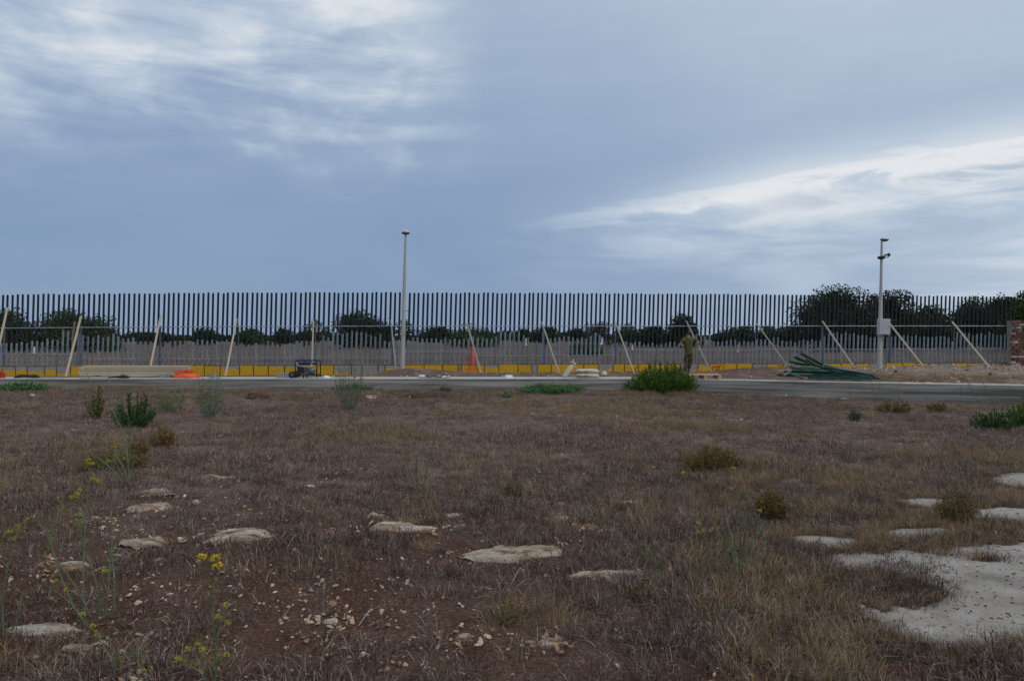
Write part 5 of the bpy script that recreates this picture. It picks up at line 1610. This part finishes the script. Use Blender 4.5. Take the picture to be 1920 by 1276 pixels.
for (px, py, sz) in STP:
    g = G(px, py)
    if on_pad(np.array([g.x]), np.array([g.y]))[0]:
        g.z = -0.0067 * g.x + 0.022
    s = sz * g.y / F
    o = link('stone', STONES[rs.integers(0, 8)])
    o.location = (g.x, g.y, g.z + s * 0.24)
    o.scale = (s * 1.15, s * rs.uniform(.8, 1.1), s * rs.uniform(.75, 1.05))
    o.rotation_euler = (rs.normal(0, .25), rs.normal(0, .25), rs.uniform(0, 6.28))
    if on_pad(np.array([g.x]), np.array([g.y]))[0]:
        tag(o, 'small loose stone lying on the old pavement at the lower right', 'stone', 'small stones on the pavement')
    elif py < 860:
        tag(o, 'small loose stone far back in the field towards the low wall', 'stone', 'small stones in the far part of the field')
    elif px > 960:
        tag(o, 'small loose stone lying in the dry grass of the right half', 'stone', 'small stones in the grass of the right half')
    elif py < 1020:
        tag(o, 'small loose stone lying among the rock outcrops in the left half', 'stone', 'small stones among the outcrops of the left half')
    elif px < 420:
        tag(o, 'small loose stone on the bare soil at the lower left around the fennel plants', 'stone', 'small stones around the fennel plants at the lower left')
    else:
        tag(o, 'small loose stone on the bare red soil at the lower left of centre', 'stone', 'small stones on the bare soil left of centre')

# ------------------------------------------------------------------ plants
def fennel(label, base, stems, rad=0.0042, seed=0, leaf=True, bright=False):
    """stems: list of (pixel polyline, [flower pixels]); the plant stands where its base row meets the ground"""
    rg = random.Random(seed)
    g = G(*base)
    o = thing('fennel_plant', label, 'plant', g)
    for pts, fl_ in stems:
        Z = g.y + rg.uniform(-.12, .12)
        n = len(pts)
        dyy = rg.uniform(-.25, .25)
        def at(px, py, q):
            return P(px, py, Z + dyy * q) - g
        W_ = [at(px, py, i / max(1, n - 1)) for i, (px, py) in enumerate(pts)]
        W_[0].z = min(W_[0].z, 0.0) - 0.02
        # smooth polyline
        sm = []
        for i in range(n - 1):
            p0 = W_[max(0, i - 1)]; p1 = W_[i]; p2 = W_[i + 1]; p3 = W_[min(n - 1, i + 2)]
            for q in (0, .25, .5, .75):
                sm.append(0.5 * ((2 * p1) + (p2 - p0) * q + (2 * p0 - 5 * p1 + 4 * p2 - p3) * q * q + (3 * p1 - p0 - 3 * p2 + p3) * q ** 3))
        sm.append(W_[-1])
        mb = MB(); mb.tube(sm, rad * 1.0, rad * 0.45, 5)
        so_ = mb.build('stem', M_fstem, o, True)
        # side twigs
        if leaf:
            lm = MB()
            for k in range(len(sm) * 2):
                q = rg.randrange(1, len(sm)); p = sm[q]
                d = Vector((rg.uniform(-1, 1), rg.uniform(-1, 1), rg.uniform(.1, 1))).normalized() * rg.uniform(.02, .075) * min(1.6, 0.5 + g.y / 10)
                lm.tube([p, p + d * .6, p + d + Vector((0, 0, .008))], 0.0011, .0007, 3)
                if rg.random() < .5:
                    for z in range(4):
                        e = p + d * rg.uniform(.5, 1); lm.tube([e, e + Vector((rg.uniform(-1, 1), rg.uniform(-1, 1), rg.uniform(-.2, 1))) * .014], .0012, .0007, 3)
            lm.build('foliage', M_fleaf, so_)
        for fx, fy in fl_:
            c = at(fx, fy, 1.0)
            near = min(sm, key=lambda p_: (p_ - c).length)
            fm = MB()
            fm.tube([near, near.lerp(c, .6) + Vector((0, 0, -.004)), c], .0016, .001, 4, 0)
            brt = bright and fy < 1100
            R_ = rg.uniform(.014, .021) if brt else rg.uniform(.008, .014)
            for k in range(16):
                a = rg.uniform(0, 2 * PI); r = R_ * math.sqrt(rg.random())
                e = c + Vector((r * math.cos(a), r * math.sin(a), rg.uniform(.006, .022) - r * .25))
                fm.tube([c, e], .0008, .0006, 3, 0)
                for z in range(5):
                    q = e + Vector((rg.uniform(-1, 1), rg.uniform(-1, 1), rg.uniform(-.4, .6))) * .006
                    s_ = rg.uniform(.0022, .004)
                    u_ = Vector((rg.uniform(-1, 1), rg.uniform(-1, 1), rg.uniform(-1, 1))).normalized() * s_; v_ = u_.orthogonal().normalized() * s_
                    fm.face([q - u_, q - v_, q + u_, q + v_], 1)
            fm.build('flower_head', [M_fleaf, M_flower if brt else M_bud], o)
    return o
fennel('fennel plant with one long stem leaning far to the left', (236, 908), [
    ([(234, 908), (210, 880), (150, 835), (80, 792), (0, 754), (-50, 735)], [(-40, 722)]),
    ([(240, 905), (238, 850), (230, 810), (212, 770), (205, 730), (203, 700)], [(206, 781), (208, 788)]),
    ([(238, 906), (240, 870), (243, 830), (240, 800)], []),
    ([(236, 906), (222, 880), (212, 862), (185, 878)], [(200, 866), (232, 860)]),
    ([(238, 908), (232, 880), (215, 850), (213, 836)], [(214, 837), (222, 835), (229, 836), (201, 811), (193, 812), (210, 811)]),
], 0.0075, 1)
fennel('tall fennel plant with several blue-green stems at the lower left', (165, 1166), [
    ([(160, 1160), (155, 1100), (156, 1040), (160, 960), (168, 890)], [(164, 872), (165, 866), (172, 872)]),
    ([(205, 1160), (213, 1125), (210, 1050), (208, 980), (211, 900), (212, 860)], [(212, 843), (205, 868)]),
    ([(195, 1152), (203, 1090), (208, 1020), (209, 980)], []),
    ([(190, 1152), (178, 1090), (160, 1040), (150, 1000), (146, 960), (142, 920)], [(133, 934), (140, 936), (143, 930)]),
    ([(172, 1155), (140, 1100), (105, 1050), (90, 1010), (70, 975)], [(50, 977), (98, 1082), (104, 1092)]),
    ([(178, 1158), (195, 1090), (205, 1040)], [(198, 1074)]),
    ([(168, 1162), (130, 1130), (90, 1100)], [(122, 1110)]),
    ([(152, 1150), (120, 1100), (96, 1028), (100, 990), (110, 960)], [(148, 969), (148, 922), (176, 902), (181, 905)]),
], 0.0042, 2)
fennel('fennel plant with leaning stems at the far left edge', (8, 1190), [
    ([(5, 1200), (3, 1130), (12, 1070), (28, 1010), (30, 985)], [(30, 990), (26, 1012)]),
    ([(10, 1195), (40, 1140), (65, 1100), (90, 1040)], []),
    ([(0, 1200), (-10, 1100), (0, 1020)], [(18, 1000)]),
], 0.0044, 3)
fennel('single upright fennel with bright yellow flower heads at the lower left', (401, 1290), [
    ([(401, 1290), (403, 1220), (396, 1150), (395, 1100), (399, 1060)], [(376, 1047), (379, 1049), (399, 1050), (406, 1049), (407, 1063), (404, 1066)]),
    ([(402, 1290), (407, 1200), (415, 1160), (420, 1140)], [(408, 1160), (420, 1139), (426, 1173)]),
    ([(401, 1285), (385, 1240), (372, 1222), (368, 1214)], [(370, 1214), (377, 1222), (350, 1222)]),
    ([(401, 1275), (405, 1250), (420, 1235), (427, 1230)], [(424, 1233)]),
    ([(399, 1290), (375, 1262), (350, 1250), (334, 1244)], [(333, 1240), (376, 1266)]),
], 0.0036, 4, True, True)
fennel('low fennel leaning left at the bottom beside the rounded tan stone', (232, 1275), [
    ([(236, 1282), (215, 1250), (195, 1215), (180, 1190)], [(174, 1177), (180, 1195), (155, 1155)]),
    ([(228, 1275), (224, 1250), (222, 1225)], []),
    ([(200, 1290), (200, 1265), (198, 1250)], [(199, 1250)]),
    ([(192, 1290), (182, 1262), (172, 1236)], [(171, 1234)]),
    ([(275, 1285), (262, 1250), (250, 1225)], [(268, 1264)]),
], 0.0036, 5)
fennel('sparse fennel with forked green stems left of centre', (772, 922), [
    ([(772, 915), (763, 880), (758, 850)], []), ([(776, 915), (780, 860), (775, 835)], []),
    ([(790, 910), (805, 860), (818, 810), (826, 770)], []), ([(768, 905), (745, 875), (735, 835), (730, 815)], []),
    ([(783, 918), (781, 880), (782, 850)], []), ([(788, 912), (800, 895), (812, 885)], []),
], 0.006, 6)
fennel('thin fennel with a yellow tip left of the small rounded bush', (1345, 1060), [
    ([(1350, 1085), (1325, 1020), (1305, 970), (1290, 920), (1282, 890)], [(1282, 889), (1280, 890), (1310, 984), (1309, 1000), (1319, 998)]),
    ([(1345, 1075), (1330, 1030), (1310, 985)], []),
], 0.005, 7)
fennel('dense clump of thin green fennel stems right of centre', (1390, 1082), [
    ([(1385, 1082), (1380, 1040), (1370, 1000), (1360, 960)], [(1372, 920)]),
    ([(1390, 1082), (1395, 1030), (1400, 985), (1410, 940)], [(1375, 881)]),
    ([(1388, 1080), (1375, 1040), (1355, 1010), (1345, 990)], []),
    ([(1392, 1082), (1405, 1050), (1418, 1010), (1425, 960)], [(1425, 960)]),
    ([(1383, 1080), (1378, 1020), (1382, 960), (1385, 930)], []),
    ([(1380, 1080), (1366, 1060), (1352, 1040)], []),
    ([(1391, 1082), (1410, 1030), (1428, 985)], []),
    ([(1386, 1082), (1389, 1020), (1392, 950)], []),
], 0.005, 8)
fennel('feathery yellow-green plant beside the long flat outcrop', (1235, 1068), [
    ([(1240, 1068), (1230, 1040), (1224, 1008)], []), ([(1240, 1068), (1222, 1050), (1208, 1040)], []),
    ([(1240, 1068), (1245, 1045), (1250, 1030)], []), ([(1240, 1068), (1228, 1052), (1215, 1025)], []),
], 0.004, 9)
fennel('fennel with long stems crossing in front of the low wall at the far right', (1895, 806), [
    ([(1900, 808), (1870, 785), (1845, 765), (1825, 735), (1812, 712)], []), ([(1895, 806), (1868, 765), (1850, 730), (1838, 705)], [(1836, 706)]),
    ([(1890, 803), (1872, 780), (1866, 750), (1862, 730)], [(1868, 752)]), ([(1900, 806), (1920, 800), (1950, 790)], []),
], 0.009, 10)
fennel('thin fennel in front of the low wall below the gravel heap', (1662, 778), [
    ([(1665, 775), (1645, 745), (1632, 715), (1627, 690)], [(1640, 722), (1660, 726)]), ([(1668, 776), (1680, 740), (1690, 710), (1694, 690)], [(1676, 738), (1715, 737)]),
    ([(1664, 776), (1650, 740), (1652, 700)], [(1690, 739)]), ([(1736, 775), (1737, 755), (1738, 735)], []),
], 0.008, 11)
fennel('slim fennel stems standing beside the leafy stalk at the left', (190, 784), [
    ([(190, 784), (178, 750), (168, 715), (160, 690)], [(170, 728), (152, 712)]), ([(183, 783), (176, 755), (165, 740)], [(163, 745), (178, 732)]),
    ([(178, 782), (172, 760), (160, 740)], []), ([(186, 784), (182, 745), (180, 725)], []),
], 0.010, 12)

def shrub(name, label, cat, x0, x1, yt, yb, m_s, m_f, nst, leaves, lsz, seed, rad=0.005, flat=0.55, dep=0.8, sub=3, group=None, droop=0.0, m_fl=None, flp=0.0, spiky=0.5):
    rg = random.Random(seed)
    g = G((x0 + x1) / 2, yb)
    K_ = g.y / F
    Wd = (x1 - x0) * K_; H_ = (yb - yt) * K_
    g.y += Wd * 0.15
    g.z = float(gz(g.x, g.y))
    o = thing(name, label, cat, g, 0, group)
    sm = MB(); lm = MB()
    for i in range(nst):
        a = rg.uniform(0, 2 * PI); r = math.sqrt(rg.random())
        tip = Vector((Wd / 2 * r * math.cos(a), Wd / 2 * dep * r * math.sin(a), H_ * (1 - flat * r * r) * rg.uniform(.62, 1.10)))
        lobe = 0.55 + 0.9 * float(fbm(math.cos(a) * 2.3 + seed * 3.3, math.sin(a) * 2.3 + seed, 7, 2))
        tip = Vector((tip.x * min(1.15, lobe + .2), tip.y, tip.z * min(1.12, max(.5, lobe))))
        bare_ = rg.random() < 0.09
        if bare_: tip = tip * 1.16
        b0 = Vector((tip.x * .22, tip.y * .22, -0.02))
        m_ = b0.lerp(tip, .5) + Vector((tip.x * .14 * (1 if not droop else -1), tip.y * .14, -H_ * .06))
        pts = [b0, b0.lerp(m_, .5), m_, m_.lerp(tip, .55) + Vector((0, 0, droop * H_ * .05)), tip]
        sm.tube(pts, rad, rad * .4, 3, cap=False)
        for k in range(2 if bare_ else leaves):
            q = rg.uniform(.25, 1.0) * 4
            j = min(3, int(q)); p = pts[j].lerp(pts[j + 1], q - j)
            d = (Vector((rg.gauss(0, 1), rg.gauss(0, 1), rg.gauss(.35, .8))).normalized() + (tip - m_).normalized() * spiky).normalized()
            l_ = lsz * rg.uniform(.6, 1.3)
            s_ = d.orthogonal().normalized() * l_ * .17
            if rg.random() < .5: s_ = d.cross(s_).normalized() * l_ * .17
            mi = 1 if (m_fl is not None and q > 3.0 and rg.random() < flp) else 0
            if mi: l_ *= .7
            e = p + d * l_
            lm.face([p, p + d * l_ * .5 + s_, e, p + d * l_ * .5 - s_], mi)
    sm.build('stems', m_s, o)
    if leaves:
        lm.build('foliage', [m_f] + ([m_fl] if m_fl else []), o)
    return o
shrub('bush', 'big bright green feathery bush in front of the gap in the low wall', 'bush', 1183, 1306, 684, 740, M_shrub, M_shrub, 520, 22, 0.075, 1, 0.006, .62, spiky=1.6)
shrub('shrub', 'dense dark green upright shrub at the left in front of the low wall', 'shrub', 208, 281, 742, 803, M_shrubd, M_shrubd, 90, 46, 0.045, 2, 0.006, .45, spiky=1.0)
shrub('shrub', 'slender leafy green stalk left of the dense dark shrub', 'shrub', 158, 196, 728, 786, M_shrubd, M_olive, 26, 26, 0.06, 3, 0.006, .3)
shrub('broom_plant', 'sparse rushy green plant right of the dense dark shrub', 'plant', 288, 344, 722, 774, M_fstem, M_fleaf, 70, 7, 0.05, 4, 0.004, .3)
shrub('broom_plant', 'fan of thin green stems in front of the left earth mound', 'plant', 356, 420, 702, 783, M_fstem, M_fleaf, 70, 6, 0.045, 5, 0.005, .25)
shrub('broom_plant', 'tall fan of thin green stems in front of the low wall left of centre', 'plant', 626, 682, 684, 770, M_fstem, M_olive, 60, 6, 0.05, 6, 0.005, .25)
shrub('ground_plant', 'low bright green leafy plant at the foot of the low wall, far left', 'plant', -20, 84, 718, 734, M_cover, M_cover, 260, 14, 0.075, 7, 0.004, .5)
shrub('ground_plant', 'low bright green leafy plant at the wall foot behind the tall fan of stems', 'plant', 616, 728, 719, 733, M_cover, M_cover, 260, 14, 0.075, 8, 0.004, .5)
shrub('ground_plant', 'low bright green leafy plant at the foot of the low wall near the centre', 'plant', 972, 1092, 721, 738, M_cover, M_cover, 280, 15, 0.075, 9, 0.004, .5)
shrub('ground_plant', 'small green plant tuft just left of the central green plant', 'plant', 938, 962, 736, 746, M_cover, M_cover, 60, 10, 0.05, 10, 0.004, .5)
shrub('ground_plant', 'small dull green tuft at the wall foot right of the white pointed rock', 'plant', 822, 846, 722, 736, M_shrub, M_olive, 60, 10, 0.05, 11, 0.004, .5)
shrub('weed_bush', 'wide rust and yellow flowering weed bush right of centre', 'weed', 1280, 1392, 838, 886, M_olive, M_olive, 260, 20, 0.032, 12, 0.003, .45, m_fl=M_rust, flp=.85)
shrub('weed_bush', 'small rounded rust topped weed bush right of the fennel clump'.replace('rust topped', 'rust-topped'), 'weed', 1424, 1478, 918, 978, M_olive, M_olive, 180, 26, 0.028, 13, 0.003, .5, m_fl=M_rust, flp=.7)
shrub('weed_bush', 'yellow and rust weed growing beside the pavement patches at the right', 'weed', 1768, 1836, 915, 984, M_olive, M_olive, 110, 14, 0.03, 14, 0.003, .5, m_fl=M_rust, flp=.8)
shrub('weed_bush', 'small dark olive weed tuft at the right, out in the open field', 'weed', 1592, 1618, 766, 790, M_olive, M_shrubd, 60, 12, 0.035, 15, 0.003, .5)
shrub('weed_bush', 'olive and yellow weed in front of the low wall at the right', 'weed', 1648, 1712, 750, 776, M_olive, M_olive, 130, 14, 0.045, 16, 0.003, .5, m_fl=M_fleaf, flp=.5)
shrub('weed_bush', 'small olive weed beside the yellow weed at the right wall foot', 'weed', 1742, 1778, 752, 772, M_olive, M_olive, 60, 12, 0.045, 17, 0.003, .5)
shrub('shrub', 'dark green spreading shrub at the right edge under the long stems', 'shrub', 1834, 1912, 766, 808, M_shrubd, M_shrubd, 90, 22, 0.05, 18, 0.005, .6, spiky=1.5)
shrub('shrub', 'bright green upright shrub cut by the right edge of the photo', 'shrub', 1898, 1960, 742, 804, M_shrub, M_shrub, 80, 26, 0.05, 19, 0.005, .45, spiky=1.6)
shrub('weed_bush', 'dull olive tuft in the middle of the field', 'weed', 934, 984, 904, 938, M_olive, M_olive, 60, 8, 0.028, 20, 0.003, .5)
shrub('weed_patch', 'wide brown olive weed patch under the leaning fennel'.replace('brown olive', 'brown-olive'), 'weed', 130, 262, 846, 884, M_olive, M_olive, 300, 10, 0.03, 21, 0.003, .45)
shrub('weed_bush', 'brown tuft right of the leaning fennel', 'weed', 276, 326, 800, 840, M_olive, M_rust, 120, 10, 0.03, 22, 0.003, .4)
shrub('weed_bush', 'brown tuft just behind the base of the leaning fennel', 'weed', 236, 276, 822, 856, M_olive, M_rust, 90, 10, 0.03, 23, 0.003, .4)
shrub('weed_bush', 'green weed with orange flowers at the bottom centre', 'weed', 920, 990, 1125, 1172, M_olive, M_olive, 45, 7, 0.02, 24, 0.002, .5, m_fl=M_flower, flp=.10)
shrub('weed_bush', 'small green tuft below the long flat outcrop', 'weed', 1172, 1232, 1098, 1132, M_olive, M_olive, 40, 6, 0.022, 25, 0.002, .45)
shrub('weed_bush', 'faint olive weed left of the sparse fennel', 'weed', 568, 594, 820, 846, M_olive, M_dry2, 26, 4, 0.03, 26, 0.003, .3)
shrub('weed_bush', 'faint olive weed near the wide rust weed bush', 'weed', 1184, 1216, 850, 882, M_olive, M_straw, 30, 4, 0.03, 27, 0.003, .3)
shrub('twig_bush', 'dead brown twiggy weed standing on the pavement patch', 'weed', 1672, 1772, 1058, 1112, M_dry, M_dead, 60, 2, 0.03, 28, 0.0025, .6)

# earth mounds and bits in the field
def mound(label, x0, x1, yt, yb, seed):
    g = G((x0 + x1) / 2, yb); K_ = g.y / F
    lump('earth_mound', label, 'mound', (g.x, g.y + .15, g.z - 0.01), (x1 - x0) * K_ / 2, 0.35, (yb - yt) * K_, M_soilm, 'soil', seed, 0.6, 26)
mound('dark earth mound in front of the low wall below the thin prop', 455, 500, 735, 748, 50)
mound('dark earth mound behind the fan of thin stems', 362, 398, 737, 751, 53)
mound('low reddish earth mound below the white pointed rock', 745, 860, 735, 746, 57)
mound('small black earth mound near the pavement at the right', 1592, 1624, 958, 972, 60)
loose('thin whitish lath lying on the field near the low wall', G(424, 731), G(456, 731), 0.06, 0.03, M_woodg, 'lath', 'lath')
o = thing('ball', 'small dark round lump lying at the edge of the pavement', 'lump', flat_g(1857, 1026) + Vector((0, 0, .02)))
mb = MB(); mb.lathe([(0.0, 0.0), (0.012, 0.003), (0.019, 0.012), (0.017, 0.024), (0.008, 0.031), (0.0, 0.032)], 10); mb.build('lump', M_dead, o, True)
print('bars', nb, 'objects', len(bpy.data.objects))
